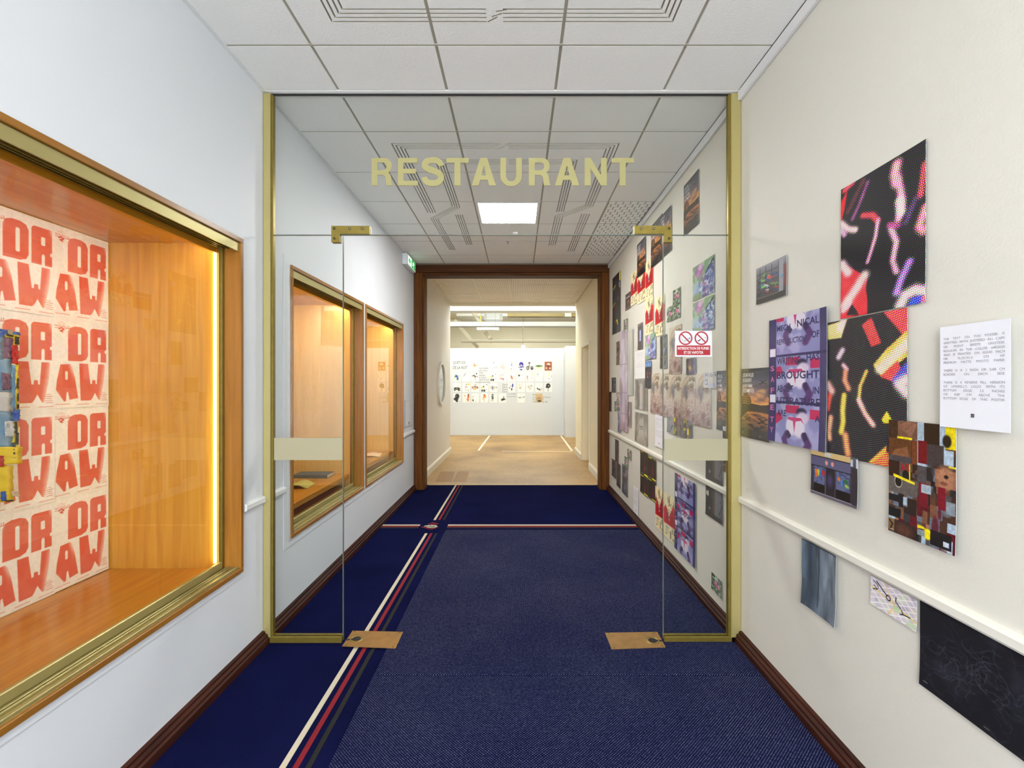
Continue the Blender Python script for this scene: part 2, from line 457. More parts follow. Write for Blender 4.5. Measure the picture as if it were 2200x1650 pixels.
def matting():
    m = bpy.data.materials.new('dotted_matting'); t = NT(m); b = t.bsdf
    tc = t.add('ShaderNodeTexCoord'); mp = t.add('ShaderNodeMapping')
    mp.inputs['Rotation'].default_value = (0, 0, math.radians(45)); mp.inputs['Scale'].default_value = (112, 112, 1)
    t.link(tc.outputs['Object'], mp.inputs[0])
    sp = t.add('ShaderNodeSeparateXYZ'); t.link(mp.outputs[0], sp.inputs[0])
    fx = t.math('SUBTRACT', t.math('FRACT', sp.outputs[0]), .5); fy = t.math('SUBTRACT', t.math('FRACT', sp.outputs[1]), .5)
    d = t.math('SQRT', t.math('ADD', t.math('MULTIPLY', fx, fx), t.math('MULTIPLY', fy, fy)))
    n = t.add('ShaderNodeTexNoise'); n.inputs['Scale'].default_value = 90; t.link(tc.outputs['Object'], n.inputs['Vector'])
    n1 = t.add('ShaderNodeTexNoise'); n1.inputs['Scale'].default_value = 1.7; n1.inputs['Detail'].default_value = 3; t.link(tc.outputs['Object'], n1.inputs['Vector'])
    rad = t.math('ADD', t.math('MULTIPLY', n.outputs['Fac'], .34), t.math('MULTIPLY', n1.outputs['Fac'], .16))
    dot = t.math('MINIMUM', t.math('MAXIMUM', t.math('MULTIPLY', t.math('SUBTRACT', rad, d), 9.0), 0.0), 1.0)
    cr = t.add('ShaderNodeValToRGB'); e = cr.color_ramp.elements
    e[0].color = rgb(14, 16, 46); e[1].color = rgb(24, 28, 70); t.link(n.outputs['Fac'], cr.inputs[0])
    mx = t.add('ShaderNodeMix', data_type='RGBA'); t.link(t.math('MULTIPLY', dot, .62), mx.inputs[0])
    t.link(cr.outputs[0], mx.inputs[6]); mx.inputs[7].default_value = rgb(140, 146, 162)
    t.link(mx.outputs[2], b.inputs['Base Color']); b.inputs['Roughness'].default_value = 1; b.inputs['Specular IOR Level'].default_value = .03
    bp = t.add('ShaderNodeBump'); bp.inputs['Strength'].default_value = .5; bp.inputs['Distance'].default_value = .004
    t.link(dot, bp.inputs['Height']); t.link(bp.outputs[0], b.inputs['Normal'])
    return m
M_MAT = matting()
def vinyl():
    m = bpy.data.materials.new('tan_vinyl_floor'); t = NT(m); b = t.bsdf
    tc = t.add('ShaderNodeTexCoord')
    n = t.add('ShaderNodeTexNoise'); n.inputs['Scale'].default_value = .8; n.inputs['Detail'].default_value = 5; t.link(tc.outputs['Object'], n.inputs['Vector'])
    mp = t.add('ShaderNodeMapping'); mp.inputs['Scale'].default_value = (6, 40, 1); t.link(tc.outputs['Object'], mp.inputs[0])
    n2 = t.add('ShaderNodeTexNoise'); n2.inputs['Scale'].default_value = 3; n2.inputs['Detail'].default_value = 5; t.link(mp.outputs[0], n2.inputs['Vector'])
    mixf = t.math('ADD', t.math('MULTIPLY', n.outputs['Fac'], .55), t.math('MULTIPLY', n2.outputs['Fac'], .45))
    cr = t.add('ShaderNodeValToRGB'); e = cr.color_ramp.elements
    e[0].position = .3; e[0].color = rgb(112, 76, 32); e[1].position = .64; e[1].color = rgb(206, 166, 104)
    t.link(mixf, cr.inputs[0]); t.link(cr.outputs[0], b.inputs['Base Color'])
    b.inputs['Roughness'].default_value = .45
    return m
M_VINYL = vinyl()
M_VINYL2 = wood('scuffed_vinyl', rgb(140, 100, 52), rgb(176, 134, 78), 'X', .5, 1.0, 0)

# ---------------------------------------------------------------- floor and carpet
fl = struct('floor', MB().box(-1.6, 1.45, -3.2, 6.92, -.12, 0), M_CARPET, (0, 0, 0))
def fpart(name, mb, m): return mb.build(name, m, fl)
M_SW = mat('carpet_stripe_ivory', rgb(198, 190, 168), .95, noise=.06, nscale=200)
M_SR = mat('carpet_stripe_red', rgb(126, 2, 22), .95, noise=.08, nscale=200)
M_SK = mat('carpet_stripe_black', rgb(12, 12, 11), .95, noise=.08, nscale=200)
for xc, w, m in ((-.885, .024, M_SW), (-.836, .022, M_SR), (-.788, .021, M_SK)):
    for y0, y1 in ((-3.0, 4.67), (5.13, 6.905)):
        fpart('carpet_stripe', MB().box(xc-w/2, xc+w/2, y0, y1, 0, .002), m)
for yc, w, m in ((4.944, .034, M_SW), (4.897, .032, M_SR), (4.852, .034, M_SK)):
    for x0, x1 in ((-1.385, -1.0), (-.715, 1.205)):
        fpart('carpet_stripe', MB().box(x0, x1, yc-w/2, yc+w/2, 0, .002), m)
# woven knot emblem where the stripes cross
e = fpart('carpet_emblem', MB().box(-.93, -.79, 4.80, 5.0, 0, .0015), M_CARPET)
def knot(pts, r, m, z):
    b = MB(); pts = [(-.865+(x+.865)*.85, 4.905+(y-4.905)*.85) for x, y in pts]; r *= .85
    for a, c in zip(pts[:-1], pts[1:]):
        d = Vector((c[0]-a[0], c[1]-a[1])).normalized(); n = Vector((-d.y, d.x))*r; A = Vector(a)-d*r*.6; C = Vector(c)+d*r*.6
        b.prism([(A.x+n.x, A.y+n.y), (A.x-n.x, A.y-n.y), (C.x-n.x, C.y-n.y), (C.x+n.x, C.y+n.y)], 'z', .0012, z)
    k = b.build('woven_strand', m, e)
knot([(-.955, 4.90), (-.90, 4.94), (-.84, 4.93), (-.815, 4.88), (-.86, 4.845), (-.92, 4.865)], .013, M_SW, .003)
knot([(-.90, 4.905), (-.86, 4.90)], .010, M_SW, .003)
for a, c in (((-.90, 5.05), (-.82, 5.0)), ((-.93, 5.0), (-.84, 4.97)), ((-.985, 4.875), (-.86, 4.78)), ((-.86, 4.78), (-.82, 4.83))):
    knot([a, c], .012, M_SR, .0025)
# runner mats
for nm, y0, y1, lab in (('floor_mat', 2.386, 4.765, 'navy dotted runner mat under the open glass doorway, the farther of two'),
                        ('floor_mat', -1.2, 2.381, 'navy dotted runner mat in the foreground, on this side of the seam')):
    b = MB(); n = 24
    for i in range(1): b.bbox(-.712, 1.203, y0, y1, .0005, .009, .003)
    tag(b.build(nm, M_MAT), lab, 'mat', 'dotted runner mats on the carpet')

# baseboards of the corridor: a stepped dark moulding
def baseboard(name, x, s, y0, y1):
    p = [(x, 0), (x+s*.038, 0), (x+s*.038, .034), (x+s*.030, .040), (x+s*.030, .052), (x+s*.016, .058), (x+s*.016, .068), (x, .072)]
    # polygon in (x,z) extruded along y
    return struct(name, MB().prism(p, 'y', y0, y1), M_BASE)
baseboard('baseboard_left', XL, 1, -3.2, YG-.025)
baseboard('baseboard_left', XL, 1, YG+.025, YE)
baseboard('baseboard_right', XR, -1, -3.2, YG-.025)
baseboard('baseboard_right', XR, -1, YG+.025, YE)

# ---------------------------------------------------------------- corridor walls
SZ0, SZ1 = .482, 2.183
CASES = [(.55, 2.478), (3.008, 4.42), (4.478, 5.945)]
w = MB(); xs = (XL-.12, XL)
w.box(*xs, -3.2, YE+.1, 0, SZ0); w.box(*xs, -3.2, YE+.1, SZ1, CZ+.1)
edges = [-3.2]+[v for c in CASES for v in c]+[YE+.1]
for i in range(0, len(edges), 2): w.box(*xs, edges[i], edges[i+1], SZ0, SZ1)
wl = struct('wall_left', w, M_WL)
wr = struct('wall_right', MB().box(XR, XR+.12, -3.2, YE+.1, 0, CZ+.1), M_WR)
struct('wall_back', MB().box(XL-.12, XR+.12, -3.3, -3.2, 0, CZ+.1), M_WL)
# raised infill panels round the showcases
def rim(name, y0, y1, z0, z1, holes, x0, x1, m):
    b = MB(); b.box(x0, x1, y0, y1, z0, SZ0); b.box(x0, x1, y0, y1, SZ1, z1)
    e = [y0]+[v for h in holes for v in h]+[y1]
    for i in range(0, len(e), 2): b.box(x0, x1, e[i], e[i+1], SZ0, SZ1)
    return struct(name, b, m)
rim('trim_1', 2.925, 5.99, SZ0-.045, SZ1+.045, CASES[1:], XL, XL+.005, M_WL)
rim('trim_2', .50, 2.496, SZ0-.03, SZ1+.018, CASES[:1], XL, XL+.005, M_WL)
# chair rails
def rail(name, x, s, y0, y1, m):
    p = [(x, .779), (x+s*.016, .783), (x+s*.020, .790), (x+s*.020, .812), (x+s*.015, .819), (x, .823)]
    return struct(name, MB().prism(p, 'y', y0, y1), m)
rail('trim_3', XL, 1, 2.50, 2.688, M_TRIM); rail('trim_4', XL, 1, 2.740, 2.925, M_TRIM); rail('trim_5', XL, 1, 5.99, YE, M_TRIM)
rail('trim_6', XR, -1, -3.2, 2.688, M_TRIMR); rail('trim_7', XR, -1, 2.740, YE, M_TRIMR)
# cornice strips
struct('trim_8', MB().bbox(XR-.022, XR, -3.2, 2.69, CZ-.052, CZ, .004), M_TRIM)
struct('trim_9', MB().bbox(XR-.022, XR, 2.74, YE, CZ-.052, CZ, .004), M_TRIM)
struct('trim_10', MB().box(XL, XL+.022, -3.2, 2.685, CZ-.004, CZ), M_TRIM)
struct('trim_11', MB().box(XL, XL+.022, 2.745, YE, CZ-.004, CZ), M_TRIM)

# ---------------------------------------------------------------- corridor ceiling: recessed grid with tiles
ceil = struct('ceiling', MB().box(XL-.1, XR+.1, -3.2, YE, CZ+.016, CZ+.09), M_RAIL, (0, 0, CZ))
struct('trim_12', MB().box(XL, XR, 2.684, 2.747, CZ-.001, CZ+.0158), M_TILE)
struct('trim_13', MB().box(XL, XR, 6.52, YE, CZ-.002, CZ+.0158), M_RAIL)
XC = [XL+.004, -.9935, -.3935, .2065, .8065, XR-.024]
R0 = 3.12; RS = .599
rows_n = [-3.2]+[2.325-RS*k for k in range(8, -1, -1)]+[2.684]
rows_f = [2.747]+[R0+RS*k for k in range(6)]+[6.52]
# ornamental grooves, four parallel lines following a key pattern
GV = []                                          # polylines of groove centrelines
def band(pts, n=4, pitch=.024):
    """n parallel polylines offset from pts (mitred)"""
    P = [Vector(p) for p in pts]
    for k in range(n):
        o = (k-(n-1)/2)*pitch; out = []
        for i, p in enumerate(P):
            d0 = (P[i]-P[i-1]).normalized() if i else None; d1 = (P[i+1]-P[i]).normalized() if i < len(P)-1 else None
            if d0 is None: nrm = Vector((-d1.y, d1.x)); out.append(p+nrm*o); continue
            if d1 is None: nrm = Vector((-d0.y, d0.x)); out.append(p+nrm*o); continue
            n0 = Vector((-d0.y, d0.x)); n1 = Vector((-d1.y, d1.x)); mm = (n0+n1).normalized()
            out.append(p+mm*(o/max(mm.dot(n0), .35)))
        GV.append(out)
xc = -.0935
band([(xc-.725, 4.595), (xc-.725, 3.31), (xc-.03, 3.31)]); band([(xc+.03, 3.31), (xc+.74, 3.31), (xc+.74, 4.42), (xc+.49, 4.70), (xc+.49, 5.68)])
band([(xc-.70, 5.87), (xc-.73, 4.76), (xc-.475, 4.45), (xc-.475, 3.545), (xc-.03, 3.545)], pitch=.021)
band([(xc+.03, 3.545), (xc+.49, 3.545), (xc+.49, 4.57)], pitch=.021)
band([(xc-.475, 4.655), (xc-.475, 5.65)], pitch=.021); band([(xc+.74, 4.63), (xc+.74, 5.93)])
band([(xc-.705, 1.0), (xc-.705, 2.137), (xc-.05, 2.137)]); band([(xc+.03, 2.137), (xc+.75, 2.137), (xc+.75, 1.0)])
# the twist that links the two halves
for y0 in (3.31, 2.137):
    for k in range(3): GV.append([Vector((xc-.04+.02*k, y0+.036-.03*k)), Vector((xc+.0+.02*k, y0+.01-.02*k))])
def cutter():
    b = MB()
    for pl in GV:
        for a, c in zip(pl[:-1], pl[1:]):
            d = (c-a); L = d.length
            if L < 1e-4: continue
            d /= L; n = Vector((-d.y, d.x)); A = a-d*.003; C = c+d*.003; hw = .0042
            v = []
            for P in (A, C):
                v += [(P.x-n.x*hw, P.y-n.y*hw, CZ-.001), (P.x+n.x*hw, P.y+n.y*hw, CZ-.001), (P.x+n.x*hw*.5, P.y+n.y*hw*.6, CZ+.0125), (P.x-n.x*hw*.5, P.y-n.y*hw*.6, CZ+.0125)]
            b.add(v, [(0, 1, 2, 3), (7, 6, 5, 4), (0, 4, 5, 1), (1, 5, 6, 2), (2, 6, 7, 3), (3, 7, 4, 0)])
    return b.build('cutter', mat('groove_shade', rgb(182, 176, 160), .9))  # groove faces darker than the tile: their shade is put into the colour
CUT = cutter()
def hits(x0, x1, y0, y1):
    for pl in GV:
        for a, c in zip(pl[:-1], pl[1:]):
            if max(a.x, c.x) > x0 and min(a.x, c.x) < x1 and max(a.y, c.y) > y0 and min(a.y, c.y) < y1: return True
    return False
carved = []; G = .0075
for rows in (rows_n, rows_f):
    for y0, y1 in zip(rows[:-1], rows[1:]):
        for i, (x0, x1) in enumerate(zip(XC[:-1], XC[1:])):
            if (abs(x0+.3935) < .01 and (4.2 < y0 < 4.4 or abs(y0-(2.325-RS*7)) < .01)): continue   # LED panels sit here
            a, b2 = x0+(G if i else 0), x1-(G if i < 4 else 0); c, d = y0+(.006 if y0 != 2.747 else .003), y1-.006
            mb = MB()
            if i == 4 and 4.2 < y0 < 5.6:
                # grille tile: rows of staggered blocks on a backing
                MB().box(a, b2, c, d, CZ+.003, CZ+.0158).build('grille_backing', M_GRB, ceil); nr = 9; h = (d-c)/nr; bw = .066
                for r in range(nr):
                    x = a-(bw/2 if r % 2 else 0)
                    while x < b2-.004:
                        xa, xb = max(x, a)+.0055, min(x+bw, b2)-.0055
                        if xb-xa > .008: mb.box(xa, xb, c+h*r+.0065, c+h*(r+1)-.0065, CZ, CZ+.003)
                        x += bw
                mb.build('grille_tile', M_TILE, ceil)
                continue
            mb.box(a, b2, c, d, CZ, CZ+.0158)
            o = mb.build('ceiling_tile', M_TILE, ceil)
            if hits(a, b2, c, d): carved.append(o)
for rows in (rows_n, rows_f):
    for y in rows[1:-1]:
        if y < -1: continue
        for x0, x1 in zip(XC[:-1], XC[1:]):
            MB().box(x0, x1, y-.0058, y+.0058, CZ+.001, CZ+.0155).build('grid_bar', M_RAIL, ceil)
    for x in XC[1:-1]: MB().box(x-G+.0002, x+G-.0002, rows[0] if rows is rows_f else -1.0, rows[-1], CZ+.006, CZ+.0155).build('grid_bar', M_RAIL, ceil)
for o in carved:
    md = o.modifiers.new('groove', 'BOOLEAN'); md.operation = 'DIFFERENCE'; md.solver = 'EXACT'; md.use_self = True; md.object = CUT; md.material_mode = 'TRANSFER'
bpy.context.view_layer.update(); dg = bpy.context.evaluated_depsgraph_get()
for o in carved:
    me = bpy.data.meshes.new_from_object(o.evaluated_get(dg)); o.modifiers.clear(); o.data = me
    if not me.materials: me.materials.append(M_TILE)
bpy.data.objects.remove(CUT)

# LED panels in the grid
def led(y0, label):
    r = empty('ceiling_light', ((-.3935+.2065)/2, y0+RS/2, CZ), label, 'ceiling light', 'square LED panels in the ceiling grid')
    x0, x1, y1 = -.3935+G, .2065-G, y0+RS-.004; y0 += .004
    b = MB()
    for q in ((x0, x0+.026, y0, y1), (x1-.026, x1, y0, y1), (x0+.026, x1-.026, y0, y0+.026), (x0+.026, x1-.026, y1-.026, y1)): b.box(*q, CZ-.003, CZ+.0155)
    b.build('panel_frame', M_WHITE, r)
    MB().box(x0+.026, x1-.026, y0+.026, y1-.026, CZ, CZ+.012).build('diffuser', M_LED, r)
led(R0+RS*2, 'square white LED panel glowing in the ceiling behind the RESTAURANT lettering')
led(2.325-RS*7, 'square LED panel farthest back, behind the viewpoint')
# small devices on the ceiling
p = px(1107, 500, Z=CZ); s = empty('smoke_detector', p, 'small white disc detector on the ceiling just beyond the LED panel', 'detector')
b = MB(); b.tube([(p.x, p.y, CZ), (p.x, p.y, CZ-.016), (p.x, p.y, CZ-.022)], [.030, .030, .016], 16); b.build('housing', M_WHITE, s, smooth=False)
MB().tube([(p.x, p.y, CZ-.022), (p.x, p.y, CZ-.026)], .008, 10).build('sensor', mat('sensor_lens', rgb(250, 250, 250), .2), s)
p = px(1091, 519, Z=CZ)
b = MB(); b.tube([(p.x, p.y, CZ), (p.x, p.y, CZ-.004)], .016, 12)
s = tag(b.build('sprinkler', M_STEEL), 'tiny metal sprinkler head on the ceiling near the wooden door casing', 'sprinkler')
MB().tube([(p.x, p.y, CZ-.004), (p.x, p.y, CZ-.022), (p.x, p.y, CZ-.024)], [.005, .005, .012], 10).build('nozzle', M_STEEL, s)

# exit sign on the left wall
a = empty('exit_sign', (XL+.03, 6.15, CZ-.20), 'green and white illuminated running man exit sign high on the left wall', 'exit sign')
MB().bbox(XL+.001, XL+.062, 5.93, 6.42, CZ-.155, CZ-.018, .006).build('sign_housing', mat('sign_plastic', rgb(225, 228, 232), .4), a)
fx = XL+.063
MB().box(fx-.001, fx+.002, 5.97, 6.38, CZ-.145, CZ-.03).build('sign_face', mat('sign_face_white', rgb(235, 250, 240), .4, emit=rgb(225, 250, 235), estr=.5), a)
GRN = mat('exit_green', rgb(30, 150, 70), .4, emit=rgb(30, 160, 75), estr=.6); fx += .0024
g = MB()
g.box(fx, fx+.001, 6.17, 6.37, CZ-.143, CZ-.032)
g.build('green_field', GRN, a)
WHT = mat('pictogram_white', rgb(245, 250, 246), .4, emit=rgb(240, 250, 243), estr=.6); fx += .0012
def strip(pts, r):
    b = MB()
    for (ya, za), (yb, zb) in zip(pts[:-1], pts[1:]):
        d = Vector((yb-ya, zb-za)).normalized(); n = Vector((-d.y, d.x))*r
        b.prism([(ya+n.x, za+n.y), (ya-n.x, za-n.y), (yb-n.x, zb-n.y), (yb+n.x, zb+n.y)], 'x', fx, fx+.0008)
    return b
q = strip([(6.27, CZ-.062), (6.25, CZ-.09), (6.28, CZ-.11), (6.27, CZ-.137)], .008)
for pts in ([(6.25, CZ-.09), (6.22, CZ-.105), (6.19, CZ-.105)], [(6.27, CZ-.066), (6.30, CZ-.08), (6.32, CZ-.075)], [(6.26, CZ-.066), (6.23, CZ-.07), (6.215, CZ-.085)], [(6.285, CZ-.042), (6.285, CZ-.054)]):
    t = strip(pts, .006); q.add(t.v, t.f)
q.build('running_figure', WHT, a)
q = strip([(6.12, CZ-.088), (6.0, CZ-.088)], .008); t = strip([(6.06, CZ-.06), (6.0, CZ-.088), (6.06, CZ-.116)], .008); q.add(t.v, t.f)
q.build('arrow', GRN, a)
# clear notice holder beside the casing
y0, y1 = 6.03, 6.36
h = empty('notice_holder', (XL+.004, (y0+y1)/2, .92), 'clear wall holder with a pale notice beside the wooden casing', 'notice')
MB().bbox(XL+.001, XL+.007, y0, y1, .895, 1.235, .002).build('backing', mat('notice_backing', rgb(214, 218, 222), .3), h)
MB().box(XL+.0072, XL+.008, y0+.02, y1-.02, .91, 1.22).build('notice_sheet', mat('notice_paper', rgb(228, 230, 232), .6), h)
for q in (.20, .25): MB().box(XL+.0082, XL+.0088, y0+q, y0+q+.025, .92, .955).build('printed_mark', mat('notice_ink', rgb(120, 120, 125), .6), h)
MB().box(XL+.007, XL+.012, y0, y0+.006, .895, 1.235).build('edge_strip', mat('holder_edge', rgb(110, 116, 122), .3), h)

# ---------------------------------------------------------------- wooden casing at the corridor's end
dr = empty('door_casing', ((XL+XR)/2, YE+.1, 0), 'dark wooden casing round the wide opening at the end of the corridor', 'door casing')
OX0, OX1, OZ = -1.278, 1.116, HC+1.479
CTOP = CZ-.003
hb = CTOP-.105                     # underside of the lintel board
MB().bbox(XL+.002, XR-.002, YE, YE+.05, hb, CTOP, .005).build('lintel', M_DOORX, dr)
MB().bbox(XL+.006, OX0-.022, YE, YE+.05, 0, hb-.001, .005).build('jamb_board', M_DOORZ, dr)
MB().bbox(OX1+.022, XR-.004, YE, YE+.05, 0, hb-.001, .005).build('jamb_board', M_DOORZ, dr)
MB().bbox(OX0-.022, OX1+.022, YE+.004, YE+.05, OZ-.002, hb-.001, .008).build('bead', M_DOORX, dr)
MB().bbox(OX0-.0215, OX0-.002, YE+.006, YE+.05, 0, OZ-.003, .006).build('bead', M_DOORZ, dr)
MB().bbox(OX1+.002, OX1+.0215, YE+.006, YE+.05, 0, OZ-.003, .006).build('bead', M_DOORZ, dr)
MB().box(OX0-.03, OX0, YE+.051, 6.80, 0, OZ).build('reveal', M_DOORZ, dr)
MB().box(OX1, OX1+.03, YE+.051, 6.80, 0, OZ).build('reveal', M_DOORZ, dr)
MB().box(OX0-.03, OX1+.03, YE+.051, 6.80, OZ, OZ+.03).build('reveal', M_DOORX, dr)

# ---------------------------------------------------------------- passage beyond
PZ = HC+1.70; PE = 10.2; PXL, PXR = -1.43, 1.215
struct('floor', MB().box(-6, 6, 6.921, 20.2, -.12, .002), M_VINYL, (0, 0, 0))
struct('wall_passage_left', MB().box(PXL-.12, PXL, 6.68, PE, 0, PZ+.1), M_GREIGE)
DY0, DY1, DZ1 = 8.22, 9.14, 2.12
pr = struct('wall_passage_right', MB().box(PXR, PXR+.35, 6.68, DY0, 0, PZ+.1).box(PXR, PXR+.35, DY1, PE, 0, PZ+.1).box(PXR, PXR+.35, DY0, DY1, DZ1, PZ+.1).box(PXR+.25, PXR+.35, DY0, DY1, 0, DZ1), M_CREAM)
struct('wall_passage_front', MB().box(PXL-.12, OX0-.03, 6.68, 6.80, 0, PZ+.1).box(OX1+.03, PXR+.2, 6.68, 6.80, 0, PZ+.1).box(OX0-.03, OX1+.03, 6.68, 6.80, OZ+.03, PZ+.1), M_CREAM)
def skirt(name, x, s, y0, y1):
    p = [(x, .002), (x+s*.03, .002), (x+s*.03, .095), (x+s*.018, .112), (x, .118)]
    return struct(name, MB().prism(p, 'y', y0, y1), M_SKIRT)
skirt('baseboard_passage_left', PXL, 1, 6.80, PE); skirt('baseboard_passage_right', PXR, -1, 6.80, DY0-.06); skirt('baseboard_passage_right', PXR, -1, DY1+.06, PE)
# side door in its recess
d1 = tag(empty('door_1', (PXR+.2, (DY0+DY1)/2, 0)), kind='structure')
MB().bbox(PXR+.20, PXR+.24, DY0+.02, DY1-.02, .01, DZ1-.02, .003).build('door_leaf', mat('door_cream', rgb(236, 222, 182), .4), d1)
b = MB()
b.bbox(PXR-.018, PXR, DY0-.06, DY0, 0, DZ1+.06, .004); b.bbox(PXR-.018, PXR, DY1, DY1+.06, 0, DZ1+.06, .004); b.bbox(PXR-.018, PXR, DY0, DY1, DZ1, DZ1+.06, .004)
b.build('architrave', mat('architrave_paint', rgb(236, 228, 206), .4), d1)
MB().tube([(PXR+.20, DY1-.10, 1.02), (PXR+.15, DY1-.10, 1.02), (PXR+.15, DY1-.22, 1.02)], .009, 8).build('handle', M_STEEL, d1)
# passage ceiling: perforated planks between white bars
def perf():
    m = bpy.data.materials.new('perforated_metal'); t = NT(m); b = t.bsdf
    tc = t.add('ShaderNodeTexCoord'); sp = t.add('ShaderNodeSeparateXYZ'); t.link(tc.outputs['Object'], sp.inputs[0])
    fx = t.math('SUBTRACT', t.math('FRACT', t.math('MULTIPLY', sp.outputs[0], 32)), .5); fy = t.math('SUBTRACT', t.math('FRACT', t.math('MULTIPLY', sp.outputs[1], 32)), .5)
    d = t.math('SQRT', t.math('ADD', t.math('MULTIPLY', fx, fx), t.math('MULTIPLY', fy, fy)))
    h = t.math('LESS_THAN', d, .27)
    mx = t.add('ShaderNodeMix', data_type='RGBA'); t.link(h, mx.inputs[0]); mx.inputs[6].default_value = rgb(244, 234, 216); mx.inputs[7].default_value = rgb(150, 132, 106)
    t.link(mx.outputs[2], b.inputs['Base Color']); b.inputs['Roughness'].default_value = .5
    return m
M_PERF = perf()
pc = struct('ceiling_passage', MB().box(PXL-.1, PXR+.3, 6.68, PE, PZ+.02, PZ+.1), mat('void_brown', rgb(130, 112, 86), .8), (0, 0, PZ))
tx = [PXL]+[-.0885-1.2+.6*k for k in range(5)]+[PXR]
tx = [PXL, -1.33, -.74, -.13, .47, 1.09, PXR]
ny = int((PE-6.81)/.2085)
for i, (x0, x1) in enumerate(zip(tx[:-1], tx[1:])):
    for k in range(ny+1):
        y1 = PE-.003-.2085*k; y0 = max(y1-.2085, 6.81)
        if y1-y0 < .03: continue
        MB().box(x0+.012, x1-.012, y0+.004, y1-.004, PZ+random.uniform(0, .004), PZ+.019).build('ceiling_plank', M_PERF, pc)
for x in tx[1:-1]: MB().box(x-.011, x+.011, 6.81, PE-.002, PZ-.004, PZ+.01).build('ceiling_bar', M_SKIRT, pc)
struct('trim_14', MB().bbox(PXL, PXR, PE, PE+.03, PZ-.058, PZ+.1, .004), M_CREAM)
struct('trim_15', MB().box(PXL, PXL+.02, 6.81, PE, PZ-.02, PZ), M_SKIRT)
# round mirror
c = Vector((PXL+.012, 8.95, 1.447)); mr = empty('round_mirror', (PXL+.01, 8.95, 1.04), 'round wall mirror with a white rim on the grey passage wall', 'mirror')
def ring(x0, x1, r0, r1, n=48):
    v = []; f = []
    for i in range(n):
        t = 2*math.pi*i/n; cy, sz = math.cos(t), math.sin(t)
        v += [(x0, c.y+r0*cy, c.z+r0*sz), (x1, c.y+r0*cy, c.z+r0*sz), (x1, c.y+r1*cy, c.z+r1*sz), (x0, c.y+r1*cy, c.z+r1*sz)]
        k = 4*i; q = 4*((i+1) % n)
        f += [(k+j, k+(j+1) % 4, q+(j+1) % 4, q+j) for j in range(4)]
    return MB().add(v, f)
ring(PXL+.001, PXL+.035, .36, .405).build('rim', mat('mirror_rim', rgb(232, 228, 222), .4), mr)
MB().tube([(PXL+.001, c.y, c.z), (PXL+.012, c.y, c.z)], .362, 48).build('mirror_glass', mat('mirror_silver', rgb(150, 156, 154), .12, .75), mr)

# ---------------------------------------------------------------- exhibition room beyond the passage
YB = 13.63
FWZ = 2.452
fw = struct('wall_exhibition', MB().box(-6, 1.28, YB, YB+.12, 0, FWZ), M_ROOMW)
struct('wall_exhibition_pier', MB().box(1.28, 3.2, 13.1, YB+.12, 0, FWZ+.02), M_ROOMW)
struct('baseboard_exhibition', MB().box(-6, 1.28, YB-.012, YB, 0, .06), M_ROOMW)
struct('wall_exhibition_far', MB().box(-6, 6, 20, 20.2, 0, 4.2), M_ROOMC)
struct('wall_exhibition_side', MB().box(-6.1, -6, PE, 20.2, 0, 4.2), M_ROOMC)
struct('wall_exhibition_right', MB().box(2.35, 2.47, PE, 13.1, 0, 4.2), M_CREAM)
struct('wall_exhibition_right', MB().box(6, 6.1, 13.1, 20.2, 0, 4.2), M_ROOMC)
struct('wall_exhibition_front', MB().box(-6, PXL-.12, PE-.1, PE, 0, 4.2).box(PXR+.35, 6, PE-.1, PE, 0, 4.2).box(PXL-.12, PXR+.35, PE-.1, PE-.001, PZ+.1, 4.2), M_ROOMW)
struct('ceiling_exhibition', MB().box(-6.1, 6.1, PE-.1, 20.2, 4.1, 4.25), M_ROOMC)
# beams, ducts and fittings under that ceiling
def bar(name, m, u0, u1, v0, v1, y, d, lab=None, cat=None, grp=None, kind=None):
    a, b2 = px(u0, v0, Y=y), px(u1, v1, Y=y)
    o = MB().bbox(a.x, b2.x, y, y+d, b2.z, a.z, min(.01, (a.z-b2.z)*.2)).build(name, m); return tag(o, lab, cat, grp, kind)
bar('ceiling_beam', M_ROOMW, 930, 1262, 691, 701, 14.2, .3, 'white beam crossing under the exhibition room ceiling, nearest of three', 'beam', 'beams under the exhibition ceiling')
bar('ceiling_beam', M_ROOMC, 990, 1262, 730, 735, 15.6, .2, 'thin cream beam crossing just above the white partition top', 'beam', 'beams under the exhibition ceiling')
bar('ceiling_beam', M_ROOMW, 930, 1262, 656, 668, 11.6, .35, 'white downstand beam directly behind the passage ceiling edge', 'beam', 'beams under the exhibition ceiling')
so = empty('soffit_strip', (.9, 13.3, 3.3), 'olive brown strip with a grey inset under the exhibition ceiling', 'soffit')
M_OL = mat('olive_panel', rgb(112, 98, 56), .6)
for u0, u1, m, nm in ((1090, 1212, M_OL, 'olive_panel'), (1213, 1228, mat('grey_inset', rgb(170, 165, 158), .6), 'grey_inset'), (1229, 1262, M_OL, 'olive_panel')):
    a, b2 = px(u0, 668, Y=13.0), px(u1, 680, Y=13.0); MB().box(a.x, b2.x, 13.0, 13.2, b2.z, a.z).build(nm, m, so); MB().tube([(a.x+.05, 13.1, a.z), (a.x+.05, 13.1, 4.1)], .008, 6).build('hanging_rod', M_STEEL, so)
a, b2 = px(1024, 703, Y=13.4), px(1072, 709, Y=13.4)
t = empty('strip_light', ((a.x+b2.x)/2, 13.45, b2.z), 'white strip light hanging under the nearest exhibition room beam', 'strip light')
MB().bbox(a.x, b2.x, 13.4, 13.5, b2.z, a.z, .01).build('housing', M_WHITE, t)
for x in (a.x+.1, b2.x-.1): MB().tube([(x, 13.45, a.z), (x, 13.45, 4.1)], .004, 6).build('hanging_rod', M_STEEL, t)
